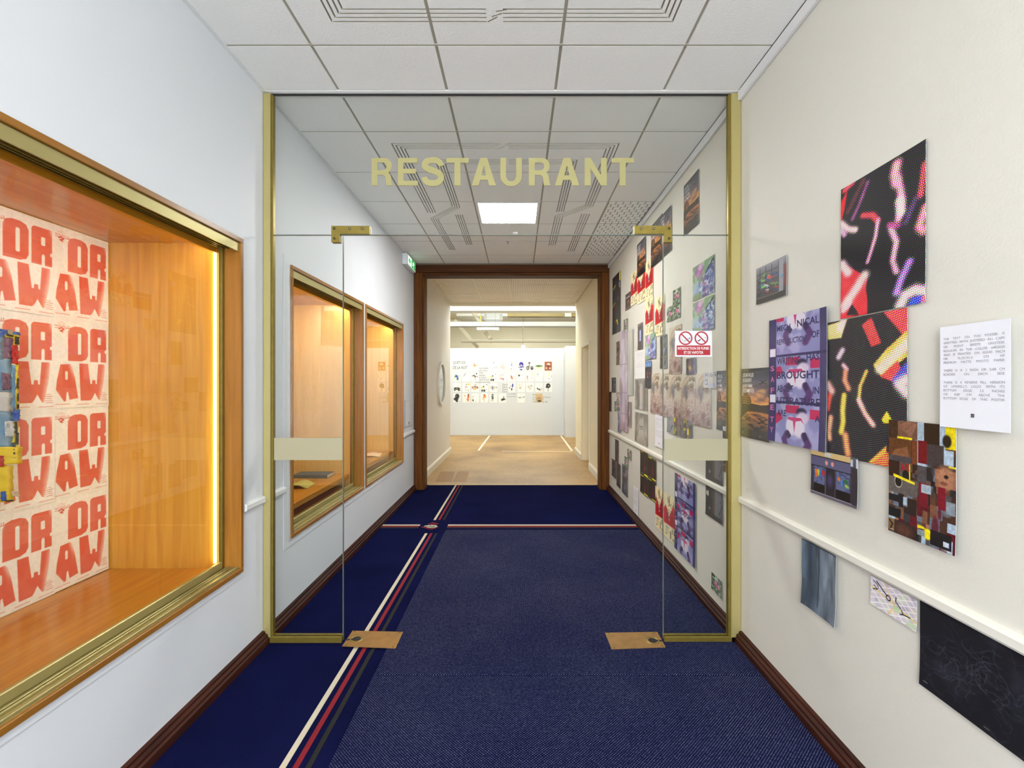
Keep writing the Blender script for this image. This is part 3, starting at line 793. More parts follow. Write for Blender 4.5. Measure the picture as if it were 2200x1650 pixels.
# sloped struts
for (u0, v0), (u1, v1), lab in (((1012, 664), (1030, 690), 'sloped cream strut beside the yellow cable, upper left of the far room'), ((1040, 710), (1056, 733), 'sloped cream strut below the strip light'), ((978, 690), (1025, 745), 'long sloped cream strut at the left of the far room')):
    p0, p1 = px(u0, v0, Y=15.0), px(u1, v1, Y=16.5)
    tag(MB().tube([p0, p1], .08, 4).build('roof_strut', M_ROOMC), lab, 'strut', 'sloped struts under the exhibition roof')
for u, lab in ((1034, 'left one of two thin grey pipes under the far room ceiling'), (1038.5, 'right one of two thin grey pipes under the far room ceiling')):
    a, b2 = px(u, 667, Y=13.3), px(u, 684 if u < 1036 else 687, Y=13.3); a.z = 4.1
    tag(MB().tube([a, b2], .011, 8).build('pipe', mat('grey_pipe', rgb(120, 124, 130), .5)), lab, 'pipe', 'thin grey pipes in the far room')
a, b2 = px(1030, 676, Y=13.25), px(1033, 691, Y=13.25)
tag(MB().tube([Vector((a.x, a.y, 4.1)), a, (a+b2)/2+Vector((.02, 0, 0)), b2], [.006, .008, .016, .016], 8).build('cable', mat('yellow_cable', rgb(236, 200, 40), .5)), 'short yellow cable hanging beside the thin grey pipes', 'cable')
a, b2 = px(1040, 668, Y=14.6), px(1079, 692, Y=14.6)
ad = tag(MB().bbox(a.x, b2.x, 14.6, 15.1, b2.z, a.z, .08).build('air_duct', M_ROOMW), 'boxy white air duct right of the grey pipes', 'duct')
for x in (a.x+.12, b2.x-.12): MB().tube([(x, 14.85, a.z), (x, 14.85, 4.1)], .006, 6).build('hanging_rod', M_STEEL, ad)
p = px(1124, 745, Y=13.35)
sp = empty('spotlight', p, 'small glowing spotlight above the top of the white partition', 'spotlight')
MB().tube([p+Vector((0, .09, .02)), p+Vector((0, 0, 0))], [.03, .05], 12).build('lamp_can', M_WHITE, sp)
MB().tube([p+Vector((0, -.001, 0)), p+Vector((0, -.012, 0))], .044, 12).build('bulb', mat('spot_glow', rgb(255, 255, 240), .5, emit=(1, .95, .8, 1), estr=25), sp)
MB().tube([p+Vector((0, .06, .02)), Vector((p.x, p.y+.06, 4.1))], .006, 6).build('stem', M_STEEL, sp)
# housings of the room's luminaires
for x, y, sx, sy, lab in ((-2.2, 11.5, 1.6, 1.0, 'broad white luminaire over the left of the exhibition room'), (.5, 11.5, 1.6, 1.0, 'broad white luminaire over the middle of the exhibition room'), (0, 16.5, 4.0, 1.6, 'long white luminaire behind the partition wall')):
    t = empty('ceiling_luminaire', (x, y, 3.64), lab, 'luminaire', 'luminaires of the exhibition room')
    MB().bbox(x-sx/2, x+sx/2, y-sy/2, y+sy/2, 3.64, 3.72, .01).build('housing', M_WHITE, t)
    for q in (-.4, .4): MB().tube([(x+q*sx, y, 3.72), (x+q*sx, y, 4.1)], .006, 6).build('hanging_rod', M_STEEL, t)
# white tape lines on the vinyl
def tape(pts, w, lab):
    a, c = pts; d = (c-a).normalized(); n = Vector((-d.y, d.x, 0))*w/2
    tag(MB().prism([(a.x+n.x, a.y+n.y), (a.x-n.x, a.y-n.y), (c.x-n.x, c.y-n.y), (c.x+n.x, c.y+n.y)], 'z', .0021, .0032).build('floor_tape', mat('white_tape', rgb(240, 234, 222), .6)), lab, 'tape', 'white tape lines on the tan floor')
tape((px(1052, 936, Z=0), px(1028, 968, Z=0)), .045, 'slanting white tape line on the tan floor, left of centre')
tape((px(1205, 936, Z=0), px(1229, 969, Z=0)), .045, 'slanting white tape line on the tan floor, at the right')
tape((px(1078, 969.5, Z=0), px(1228, 970.5, Z=0)), .04, 'white tape line running straight across the tan floor')
# darker repair sheets in the vinyl
for (u0, u1, v0, v1) in ((935, 971, 1013.5, 1036), (972, 1002, 1013, 1036)):
    a, b2, c, d = px(u0+12, v0, Z=0), px(u1+6, v0, Z=0), px(u1, v1, Z=0), px(u0, v1, Z=0)
    fo = [o for o in bpy.data.objects if o.name.startswith('floor.0')][0]
    MB().prism([(a.x, a.y), (b2.x, b2.y), (c.x, c.y), (d.x, d.y)], 'z', .0015, .0026).build('floor_patch', M_VINYL2, fo)
struct('trim_16', MB().bbox(OX0, OX1, 6.90, 6.95, 0, .006, .002), mat('threshold_strip', rgb(196, 168, 112), .4))

# ---------------------------------------------------------------- glass partition
gp = empty('glass_partition', ((XL+XR)/2, YG, 0), 'frameless glass partition with brass posts and gold RESTAURANT lettering', 'partition')
PX0, PX1 = -1.378, 1.186; TZ = HC+.834
for x0, x1 in ((XL+.002, PX0), (PX1, XR-.002)):
    po = MB().bbox(x0, x1, YG-.022, YG+.022, 0, CZ-.006, .003).build('post', M_BRASS, gp)
    xi = x1 if x0 < 0 else x0; s = 1 if x0 < 0 else -1
    MB().bbox(xi, xi+s*.012, YG-.014, YG+.014, 0, CZ-.012, .002).build('glazing_channel', M_BRASSD, po)
def gl(x0, x1, z0, z1):
    p = MB().box(x0, x1, YG-.005, YG+.005, z0, z1).build('glass_pane', M_GLASS, gp); return p
SX0, SX1 = -.981, .814
tr = gl(PX0+.002, PX1-.002, TZ+.002, CZ-.008); l = gl(PX0+.002, SX0, .03, TZ-.002); r = gl(SX1, PX1-.002, .03, TZ-.002)
MB().box(PX0, PX1, YG-.006, YG+.006, TZ-.0018, TZ+.0018).build('pane_edge', M_GEDGE, gp)
MB().box(SX0, SX0+.003, YG-.006, YG+.006, .03, TZ-.002).build('pane_edge', M_GEDGE, gp)
MB().box(SX1-.003, SX1, YG-.006, YG+.006, .03, TZ-.002).build('pane_edge', M_GEDGE, gp)
MB().box(PX0, PX1, YG-.007, YG+.007, CZ-.009, CZ-.003).build('pane_edge', M_DARK, gp)
for x0, x1 in ((XL+.03, SX0), (SX1, XR-.03)):
    b = MB(); b.bbox(x0, x1, YG-.022, YG-.007, .0, .036, .003); b.bbox(x0, x1, YG+.007, YG+.022, .0, .036, .003)
    b.build('bottom_rail', M_BRASSD, gp)
for x0, x1, z0, z1 in ((px(590, 940, Y=YG).x, px(736, 940, Y=YG).x, HC-(988-V0)*YG/F_PX, HC-(940.5-V0)*YG/F_PX), (px(1426.5, 940, Y=YG).x, px(1567, 940, Y=YG).x, HC-(989-V0)*YG/F_PX, HC-(942.5-V0)*YG/F_PX)):
    MB().box(x0, x1, YG-.0065, YG-.0052, z0, z1).build('film_band', M_FILM, gp)
# brass corner fittings
def fitting(uo, ui, uv, label):
    """L plate: long arm uo..ui at the transom, short leg uo..uv on the side pane"""
    z0, z1, z2 = (HC-(v-V0)*YG/F_PX for v in (487, 504.5, 522))
    xo, xi, xv = (px(u, 500, Y=YG).x for u in (uo, ui, uv))
    f = None
    poly = [(xo, z0), (xi, z0), (xi, z1), (xv, z1), (xv, z2), (xo, z2)]
    if xo > xi: poly = poly[::-1]
    f = MB().prism(poly, 'y', YG-.016, YG-.0055).build('corner_fitting', M_BRASSD, gp)
    MB().prism(poly, 'y', YG+.0055, YG+.016).build('corner_fitting', M_BRASSD, gp)
    s = 1 if xi > xo else -1
    for dx, z in ((.017, HC+.866), (.102, HC+.866), (.172, HC+.866), (.017, HC+.811)):
        x = xo+s*dx; rr = []
        b = MB(); b.tube([(x, YG-.0161, z), (x, YG-.0185, z)], .0075, 14); sc = b.build('screw', mat('screw_dark', rgb(70, 64, 40), .4, .6), f)
    for dx, z in ((.102, HC+.866), (.172, HC+.866)):
        MB().tube([(xo+s*dx, YG-.0186, z), (xo+s*dx, YG-.0192, z)], .0036, 10).build('screw', M_STEEL, f)
fitting(714, 796, 732.5, 'left'); fitting(1442, 1361.5, 1424.5, 'right')
# gold letters, each its own part
M_GOLD = mat('gold_letter', rgb(160, 153, 102), .55, .15)
LET = [('R', 799.5, 844.5), ('E', 855.7, 898), ('S', 906, 954.5), ('T', 959.5, 1007), ('A', 1013.5, 1065.5), ('U', 1075, 1121), ('R', 1136, 1182.5), ('A', 1191.5, 1244), ('N', 1255.5, 1303), ('T', 1313, 1361)]
def poly_fill(loops):
    cu = bpy.data.curves.new('l', 'CURVE'); cu.dimensions = '2D'; cu.fill_mode = 'FRONT'
    for lp in loops:
        sp_ = cu.splines.new('POLY'); sp_.points.add(len(lp)-1); sp_.use_cyclic_u = True
        for q, p_ in zip(sp_.points, lp): q.co = (p_[0], p_[1], 0, 1)
    ob = bpy.data.objects.new('l', cu); me = bpy.data.meshes.new_from_object(ob); me.calc_loop_triangles()
    v = np.array([q.co[:2] for q in me.vertices]); f = [tuple(t.vertices) for t in me.loop_triangles]
    bpy.data.objects.remove(ob); bpy.data.curves.remove(cu); bpy.data.meshes.remove(me); return v, f
def arc(cx, cy, rx, ry, a0, a1, n=14): return [(cx+rx*math.cos(math.radians(a0+(a1-a0)*k/n)), cy+ry*math.sin(math.radians(a0+(a1-a0)*k/n))) for k in range(n+1)]
def block_letter(ch, w, h):
    """heavy grotesque capitals drawn in a unit box"""
    if ch == 'E': L = [[(0,0),(0,1),(.985,1),(.985,.825),(.28,.825),(.28,.61),(.91,.61),(.91,.435),(.28,.435),(.28,.175),(1,.175),(1,0)]]
    elif ch == 'T': L = [[(0,1),(1,1),(1,.825),(.635,.825),(.635,0),(.365,0),(.365,.825),(0,.825)]]
    elif ch == 'A': L = [[(0,0),(.36,1),(.64,1),(1,0),(.725,0),(.655,.205),(.345,.205),(.275,0)], [(.40,.37),(.60,.37),(.50,.735)]]
    elif ch == 'N': L = [[(0,0),(0,1),(.27,1),(.735,.375),(.735,1),(1,1),(1,0),(.74,0),(.265,.635),(.265,0)]]
    elif ch == 'U': L = [[(0,1),(.265,1)]+arc(.5, .37, .235, .20, 180, 360)+[(.735,1),(1,1)]+arc(.5, .36, .5, .36, 0, -180)]
    elif ch == 'R': L = [[(0,0),(0,1),(.62,1)]+arc(.60, .715, .37, .285, 88, -58)+[(.90,.38),(.935,.28),(.95,.10),(1,.03),(1,0),(.70,0),(.675,.10),(.665,.25),(.62,.34),(.52,.385),(.27,.385),(.27,0)], [(.27,.835),(.55,.835)]+arc(.55, .695, .155, .14, 90, -90)+[(.27,.555)]]
    else:
        P_ = [(.705,.70),(.68,.795),(.60,.875),(.49,.91),(.37,.912),(.25,.885),(.155,.82),(.135,.735),(.17,.655),(.26,.595),(.40,.55),(.54,.50),(.65,.43),(.70,.33),(.685,.22),(.61,.135),(.49,.092),(.36,.09),(.235,.12),(.145,.20),(.115,.31)]
        for _ in range(2):
            P_ = [P_[0]]+[q for a_, b_ in zip(P_[:-1], P_[1:]) for q in ((a_[0]*.75+b_[0]*.25, a_[1]*.75+b_[1]*.25), (a_[0]*.25+b_[0]*.75, a_[1]*.25+b_[1]*.75))]+[P_[-1]]
        l, r_ = [], []
        for k, p_ in enumerate(P_):
            d = Vector(P_[min(k+1, len(P_)-1)])-Vector(P_[max(k-1, 0)]); d.normalize(); n_ = Vector((-d.y, d.x))*(.098+.012*math.sin(math.pi*k/(len(P_)-1)))
            l.append((p_[0]+n_.x, p_[1]+n_.y)); r_.append((p_[0]-n_.x, p_[1]-n_.y))
        L = [l+r_[::-1]]
    v, f = poly_fill(L); v = v-v.min(0); v = v/v.max(0)*[w, h]; return v, f
for ch, u0, u1 in LET:
    v0, v1 = (339, 401.5) if ch in 'S' else (341, 401.5 if ch == 'U' else 400)
    x0, x1 = px(u0, 0, Y=YG).x, px(u1, 0, Y=YG).x; z1, z0 = HC-(v0-V0)*YG/F_PX, HC-(v1-V0)*YG/F_PX
    v, f = block_letter(ch, x1-x0, z1-z0)
    bm = bmesh.new(); vs = [bm.verts.new((p[0]+x0, YG-.0056, p[1]+z0)) for p in v]
    for t in f:
        try: bm.faces.new([vs[i] for i in t])
        except ValueError: pass
    bmesh.ops.remove_doubles(bm, verts=bm.verts[:], dist=1e-5)
    g = bmesh.ops.extrude_face_region(bm, geom=bm.faces[:])
    for q in g['geom']:
        if isinstance(q, bmesh.types.BMVert): q.co.y -= .004
    bm.verts.index_update(); b = MB().add([q.co[:] for q in bm.verts], [[q.index for q in fc.verts] for fc in bm.faces]); bm.free()
    b.build('letter', M_GOLD, gp)
# no smoking sign on the right pane
x0, x1 = px(1449.5, 0, Y=YG).x, px(1528.5, 0, Y=YG).x; z1, z0 = HC-(711-V0)*YG/F_PX, HC-(766.5-V0)*YG/F_PX
sg = empty('no_smoking_sign', ((x0+x1)/2, YG-.0054, z0), 'white and red no smoking and no vaping sticker on the right glass pane', 'sign')
ys = YG-.0054
MB().box(x0, x1, ys-.0008, ys, z0, z1).build('sticker', mat('sticker_white', rgb(208, 210, 216), .4), sg)
M_RED = mat('sticker_red', rgb(160, 6, 24), .4); M_INK = mat('sticker_black', rgb(30, 32, 36), .5)
ww, hh = x1-x0, z1-z0
def sx(t): return x0+t*ww
def sz(t): return z1-t*hh
MB().box(sx(.045), sx(.955), ys-.0014, ys-.0009, sz(.94), sz(.565)).build('red_field', M_RED, sg)
for cxn in (.285, .715):
    cx_, cz_ = sx(cxn), sz(.285); r = .0385; b = MB(); v = []; f = []; n = 40
    for i in range(n):
        t = 2*math.pi*i/n
        for rr_ in (r, r*.8):
            for yy in (ys-.0009, ys-.0016): v.append((cx_+rr_*math.cos(t), yy, cz_+rr_*math.sin(t)))
        k, q = 4*i, 4*((i+1) % n); f += [(k, k+1, q+1, q), (k+1, k+3, q+3, q+1), (k+3, k+2, q+2, q+3), (k+2, k, q, q+2)]
    b.add(v, f)
    d = r*.60; w_ = .0026
    b.prism([(cx_-d-w_, cz_+d-w_), (cx_-d+w_, cz_+d+w_), (cx_+d+w_, cz_-d+w_), (cx_+d-w_, cz_-d-w_)], 'y', ys-.00150, ys-.0011)
    b.build('prohibition_ring', M_RED, sg)
    q = MB()
    if cxn < .5:
        for o1, o2 in ((-.0035, -.0020), (.0020, .0035)):
            q.prism([(cx_-.011-o1*.5, cz_-.0205+o1), (cx_-.011-o2*.5, cz_-.0205+o2), (cx_+.024-o2*.5, cz_+.001+o2), (cx_+.024-o1*.5, cz_+.001+o1)], 'y', ys-.0013, ys-.001)
        q.prism([(cx_+.0222, cz_-.0035), (cx_+.0258, cz_-.0015), (cx_+.0235, cz_+.004), (cx_+.020, cz_+.0025)], 'y', ys-.0013, ys-.001)
        for k in range(3):
            q.prism([(cx_-.014-.005*k, cz_-.016+.007*k), (cx_-.0125-.005*k, cz_-.015+.007*k), (cx_-.017-.004*k, cz_-.008+.006*k), (cx_-.0185-.004*k, cz_-.009+.006*k)], 'y', ys-.0013, ys-.001)
    else:
        q.prism([(cx_-.022, cz_-.014), (cx_-.019, cz_-.019), (cx_-.003, cz_-.010), (cx_-.006, cz_-.005)], 'y', ys-.0013, ys-.001)
        q.prism([(cx_+.017, cz_+.003), (cx_+.0185, cz_+.0005), (cx_+.026, cz_+.005), (cx_+.0245, cz_+.0075)], 'y', ys-.0013, ys-.001)
    for z in (q,) if cxn < .5 else (MB().add(q.v[:8], q.f[:6]), MB().add(q.v[8:], [tuple(i-8 for i in f) for f in q.f[6:]])): z.build('pictogram', M_INK, sg)
def vtext(s, xa, xb, za, zb, y, m, parent, name='lettering', bold=.02):
    v, f = fit_text(s, xb-xa, zb-za, bold, 3); b = MB().add([(p[0]+xa, y, p[1]+za) for p in v], f)
    return b.build(name, m, parent)
M_STW = mat('sticker_lettering', rgb(222, 218, 216), .5)
vtext('INTERDICTION DE FUMER', sx(.075), sx(.925), sz(.73), sz(.625), ys-.0022, M_STW, sg)
vtext('ET DE VAPOTER', sx(.24), sx(.765), sz(.89), sz(.785), ys-.0022, M_STW, sg)
# floor plates of the missing door leaves
def plate(pts, hole, pin, lab):
    P = [px(u, v, Z=.004) for u, v in pts]
    r = empty('floor_pivot_plate', (sum(p.x for p in P)/4, sum(p.y for p in P)/4, 0), lab, 'floor plate', 'brass pivot plates of the missing glass doors')
    MB().prism([(p.x, p.y) for p in P], 'z', .0092, .0125).build('plate', M_COPPER, r)
    h = px(*hole, Z=.012)
    MB().tube([(h.x, h.y, .0126), (h.x, h.y, .0132)], .024, 20).build('pivot_hole', M_DARK, r)
    b = MB(); v = []; f = []; n = 28
    for i in range(n):
        t = 2*math.pi*i/n
        for rr_, zz in ((.030, .0126), (.034, .0142), (.038, .0126)): v.append((h.x+rr_*math.cos(t), h.y+rr_*math.sin(t), zz))
        k, q = 3*i, 3*((i+1) % n); f += [(k, k+1, q+1, q), (k+1, k+2, q+2, q+1), (k+2, k, q, q+2)]
    b.add(v, f).build('pivot_ring', M_BRASSD, r)
    g = px(*pin, Z=.012)
    MB().prism([(h.x, h.y-.010), (g.x, g.y-.008), (g.x, g.y+.006), (h.x, h.y+.010)], 'z', .0126, .0131).build('slot', M_DARK, r)
    for p in P:
        c_ = Vector((p.x, p.y, 0))*.88+Vector((sum(q.x for q in P)/4, sum(q.y for q in P)/4, 0))*.12
        MB().tube([(c_.x, c_.y, .0125), (c_.x, c_.y, .0142)], .006, 8).build('screw', M_BRASSD, r)
plate([(735, 1391), (850, 1395.5), (866, 1360.5), (757.5, 1358)], (766, 1372.5), (742, 1375), 'worn brass pivot plate on the floor at the left of the glass doorway')
plate([(1314, 1397.5), (1430, 1393), (1412, 1360.5), (1300, 1362.5)], (1402, 1376), (1424, 1377), 'worn brass pivot plate on the floor at the right of the glass doorway')

# ---------------------------------------------------------------- showcases set into the left wall
FX = XL+.016; GX = -1.497; BX = -2.075
M_INT2 = wood('pale_showcase_veneer', rgb(222, 186, 108), rgb(238, 208, 136), 'Z', .3)
def showcase(y0, y1, label, first):
    r = empty('showcase', (XL, (y0+y1)/2, SZ0), label, 'showcase', 'glazed showcases in the left wall')
    f = .024
    MB().bbox(GX-.03, FX, y0, y1, SZ1-f, SZ1, .002).build('frame_board', M_FRAMEW, r)
    MB().bbox(GX-.03, FX, y0, y1, SZ0, SZ0+f, .002).build('frame_board', M_FRAMEW, r)
    MB().bbox(GX-.03, FX, y0, y0+f, SZ0+f, SZ1-f, .002).build('frame_board', M_FRAMEZ, r)
    MB().bbox(GX-.03, FX, y1-f, y1, SZ0+f, SZ1-f, .002).build('frame_board', M_FRAMEZ, r)
    a, b = y0+f, y1-f; zt, zb = SZ1-f, SZ0+f
    # carcass
    MB().box(BX-.018, BX, y0, y1, zb-.02, zt+.02).build('back_panel', M_INTZ if first else M_INT2, r)
    MB().box(BX, GX-.03, y0, y1, zt, zt+.02).build('top_panel', M_INTY, r)
    MB().box(BX, GX-.03, y0, y1, zb-.02, zb).build('bottom_panel', M_INTY, r)
    MB().box(BX, GX-.031, y0, y0+f-.004, zb, zt).build('side_panel', M_INTZ if first else M_INT2, r)
    MB().box(BX, GX-.031, y1-f+.004, y1, zb, zt).build('side_panel', M_INTZ if first else M_INT2, r)
    # brass running gear
    p = [(FX-.010, zt-.002), (FX-.010, zt-.046), (FX-.016, zt-.046), (FX-.020, zt-.008), (GX-.02, zt-.008), (GX-.02, zt-.002)]
    MB().prism(p, 'y', a, b-.002).build('top_track', M_BRASS, r)
    for xx in (GX+.030, GX+.012, GX-.006): MB().box(xx-.0015, xx+.0015, a, b, zt-.034, zt-.008).build('track_fin', M_BRASSD, r)
    b_ = MB()
    b_.box(GX-.02, FX-.012, a, b, zb, zb+.004)
    for xx in (FX-.016, GX+.044, GX+.030): b_.bbox(xx-.003, xx+.003, a, b, zb+.004, zb+.013, .0015)
    b_.build('bottom_track', M_BRASS, r)
    ym = a+.62*(1 if first else 0)+(0 if first else .03)
    for k, (ya, yb, xx) in enumerate(((a, ym+.03, GX+.020), (ym, b-.006, GX))):
        if yb-ya < .1: continue
        g = MB().box(xx-.003, xx+.003, ya, yb, zb+.03, zt-.012).build('sliding_pane', M_GLASS2, r)
        MB().bbox(xx-.009, xx+.009, ya, yb, zb+.005, zb+.042, .003).build('pane_rail', M_BRASS, r)
        if k: MB().bbox(xx-.010, xx+.010, yb-.016, yb+.004, zb+.005, zt-.012, .003).build('pane_stile', M_BRASSD, r)
    # light strip up the far end, beside the glass, and along the top
    if first: MB().box(GX-.042, GX-.034, b-.008, b+.002, zb+.03, zt-.053).build('light_strip', LEDW, r)
    if True: MB().box(GX-.062, GX-.046, a+.05, b-.02, zt-.010, zt-.001).build('light_strip', LEDN if first else LEDD, r); MB().box(GX-.042, GX-.031, a, b, zt-.052, zt-.0005).build('pelmet', M_INTY, r)
    return r
LEDW = mat('warm_light_strip', rgb(255, 220, 120), .5, emit=(1, .80, .30, 1), estr=11)
LEDN = mat('neutral_light_strip', rgb(255, 250, 240), .5, emit=(1, .98, .98, 1), estr=19)
LEDD = mat('dim_light_strip', rgb(255, 210, 120), .5, emit=(1, .86, .46, 1), estr=60)
s1 = showcase(*CASES[0], 'large lit showcase nearest on the left wall, papered with red lettered posters', True)
s2 = showcase(*CASES[1], 'middle showcase just beyond the glass partition, with a blue book on its shelf', False)
s3 = showcase(*CASES[2], 'farthest showcase on the left wall, next to the wooden casing', False)
SHZ = .625
for s, (y0, y1) in ((s2, CASES[1]), (s3, CASES[2])):
    MB().bbox(BX+.001, -1.535, y0+.022, y1-.022, SHZ-.042, SHZ, .003).build('shelf', M_INTY, s)

# books and papers on the shelves
def book(c, w, h, t, rot, cover, label, name='book'):
    r = empty(name, c, label, 'book'); ca, sa = math.cos(rot), math.sin(rot)
    def bx(x0, x1, y0, y1, z0, z1, b=.001):
        m = MB().bbox(x0, x1, y0, y1, z0, z1, b); m.v = [(c[0]+x*ca-y*sa, c[1]+x*sa+y*ca, c[2]+z) for x, y, z in m.v]; return m
    bx(-w/2, w/2, -h/2, h/2, 0, .003).build('cover_board', cover, r); bx(-w/2, w/2, -h/2, h/2, t-.003, t).build('cover_board', cover, r)
    bx(-w/2, w/2, -h/2, -h/2+.004, .003, t-.003).build('spine', cover, r)
    bx(-w/2+.004, w/2-.004, -h/2+.004, h/2-.006, .003, t-.003).build('pages', mat('page_block', rgb(222, 214, 190), .8), r)
    return r
def leaves(c, w, h, rot, cols, lift, label, name, cat):
    """an open magazine: two curved stacks of pages"""
    r = empty(name, c, label, cat); ca, sa = math.cos(rot), math.sin(rot)
    for s, col in zip((-1, 1), cols):
        v = []; f = []; n = 10
        for i in range(n+1):
            t = i/n; x = s*t*w/2; z = .004+lift*math.sin(math.pi*min(t*1.15, 1))*(1-.3*t)+.002
            for y in (-h/2, h/2):
                for zz in (z, max(z-.006, .0005)): v.append((c[0]+x*ca-y*sa, c[1]+x*sa+y*ca, c[2]+zz))
        for i in range(n):
            k = 4*i; q = k+4; f += [(k, k+2, q+2, q), (k+1, q+1, q+3, k+3), (k, q, q+1, k+1), (k+2, k+3, q+3, q+2)]
        f += [(0, 1, 3, 2), (4*n, 4*n+2, 4*n+3, 4*n+1)]
        MB().add(v, f).build('page_stack', col, r, smooth=False)
    return r
book((-1.80, 4.27, SHZ+.0005), .30, .17, .030, 0.0, mat('blue_cloth_cover', rgb(48, 84, 118), .6, noise=.1, nscale=60), 'closed blue grey book lying on the middle showcase shelf')
leaves((-1.80, 3.86, SHZ+.0005), .30, .21, math.radians(8), (mat('magazine_yellow', rgb(196, 190, 96), .5, noise=.3, nscale=25), mat('magazine_olive', rgb(190, 188, 112), .5, noise=.35, nscale=30)), .030, 'open yellow illustrated magazine on the middle showcase shelf', 'magazine', 'magazine')
leaves((-1.75, 5.52, SHZ+.0005), .36, .26, math.radians(10), (mat('paper_white', rgb(238, 228, 218), .6), mat('paper_white2', rgb(232, 224, 214), .6)), .014, 'open white booklet on the farthest showcase shelf', 'booklet', 'booklet')
book((-1.90, 5.78, SHZ+.0005), .16, .10, .030, .1, mat('red_cover', rgb(216, 76, 48), .5), 'small red book behind the white booklet', 'book')
book((-1.64, 5.12, SHZ+.0005), .10, .14, .014, .1, mat('pale_blue_cover', rgb(150, 176, 180), .5), 'pale blue booklet at the front of the farthest shelf', 'book')

# things in the exhibition room that show only as reflections in the showcase glass
ex = empty('fire_extinguisher', (2.22, 11.9, .55), 'red fire extinguisher, seen only as a reflection in the middle showcase glass', 'extinguisher')
M_FE = mat('extinguisher_red', rgb(196, 40, 24), .3)
MB().tube([(2.22, 11.9, .50), (2.22, 11.9, .52), (2.22, 11.9, .92), (2.22, 11.9, .97), (2.22, 11.9, 1.0)], [.07, .08, .08, .06, .03], 16).build('cylinder', M_FE, ex, smooth=True)
MB().tube([(2.22, 11.9, 1.0), (2.22, 11.9, 1.06), (2.16, 11.82, 1.09)], .014, 8).build('valve', M_DARK, ex)
MB().tube([(2.20, 11.88, 1.05), (2.15, 11.75, 1.12), (2.14, 11.68, .98), (2.16, 11.74, .80)], .012, 8).build('hose', M_DARK, ex)
MB().box(2.29, 2.349, 11.87, 11.93, .6, .95).build('bracket', M_STEEL, ex)
st = empty('light_stand', (1.95, 11.3, 0), 'tripod light stand, seen only as a reflection in the middle showcase glass', 'light stand')
MB().tube([(1.95, 11.3, .25), (1.95, 11.3, 2.05)], .014, 10).build('pole', M_DARK, st)
for k in range(3):
    t = k*2.094+.4; MB().tube([(1.95, 11.3, .55), (1.95+.28*math.cos(t), 11.3+.28*math.sin(t), .012)], .011, 8).build('leg', M_DARK, st)
MB().bbox(1.72, 2.18, 11.27, 11.33, 2.05, 2.28, .01).build('lamp_head', mat('lamp_head_brown', rgb(120, 100, 70), .5), st)
# ---------------------------------------------------------------- prints: painters (flat artwork; the flower prints also carry a painted veil of glass glare)
def p_sunset(c, var=0):
    c.grad([(0, (44, 46, 56)), (.18, (92, 92, 104)), (.34, (150, 118, 112)), (.46, (216, 140, 84)), (.52, (240, 170, 80)), (.545, (60, 42, 30)), (.60, (46, 34, 26)), (.63, (190, 118, 62)), (.74, (150, 96, 62)), (.88, (66, 56, 52)), (1, (34, 33, 36))])
    n = c.noise(4, 14, 3+var, 4)
    c.put(smooth(.5, .75, n)*(c.Y > .26)*(c.Y < .54), (255, 190, 110), .55)
    c.put(smooth(.52, .8, c.noise(3, 16, 9+var, 3))*(c.Y > .14)*(c.Y < .5), (88, 78, 88), .7)
    c.put(smooth(.5, .7, c.noise(5, 40, 17, 3))*(c.Y > .63), (44, 36, 36), .5)
    c.poly([(0, .40), (.06, .40), (.10, .35), (.14, .36), (.2, .33), (.24, .38), (.32, .40), (.36, .46), (.36, .6), (0, .66)], (74, 46, 24), .9)
    c.poly([(0, .52), (.4, .50), (.7, .515), (1, .50), (1, .55), (.6, .56), (.6, .60), (1, .61), (1, .63), (.3, .585), (0, .72)], (40, 30, 24), .9)
    for y in np.linspace(.40, .5, 4):
        for x in np.linspace(.03, .3, 6): c.ell(x, y+.02*x, .010, .007, (250, 180, 80), .8)
    def drone(x, y, s, col=(24, 24, 28)):
        c.ell(x, y, .05*s, .022*s, col); c.line([(x-.11*s, y-.03*s), (x+.11*s, y+.03*s)], .012*s, col); c.line([(x-.11*s, y+.03*s), (x+.11*s, y-.03*s)], .012*s, col)
        for q in (-1, 1):
            c.ell(x+q*.12*s, y-.035*s, .055*s, .008*s, col, .9); c.ell(x+q*.12*s, y+.025*s, .055*s, .008*s, col, .9)
    drone(.76, .20, .8, (50, 44, 52)); drone(.5, .66, .5); drone(.75, .74, 1.0); drone(.22, .73, .8); drone(.56, .87, 1.8)
    for k, s in enumerate(('LES BATAILLES', 'SE GAGNENT', 'AVANT MÊME', 'DE COMMENCER')):
        c.text(s, .05, .065+.075*k, (.44, .37, .40, .46)[k], .118+.075*k, (236, 232, 226), .015)
    c.ell(.07, .93, .02, .012, (170, 160, 150), .8); c.ell(.68, .945, .02, .01, (170, 160, 150), .6)
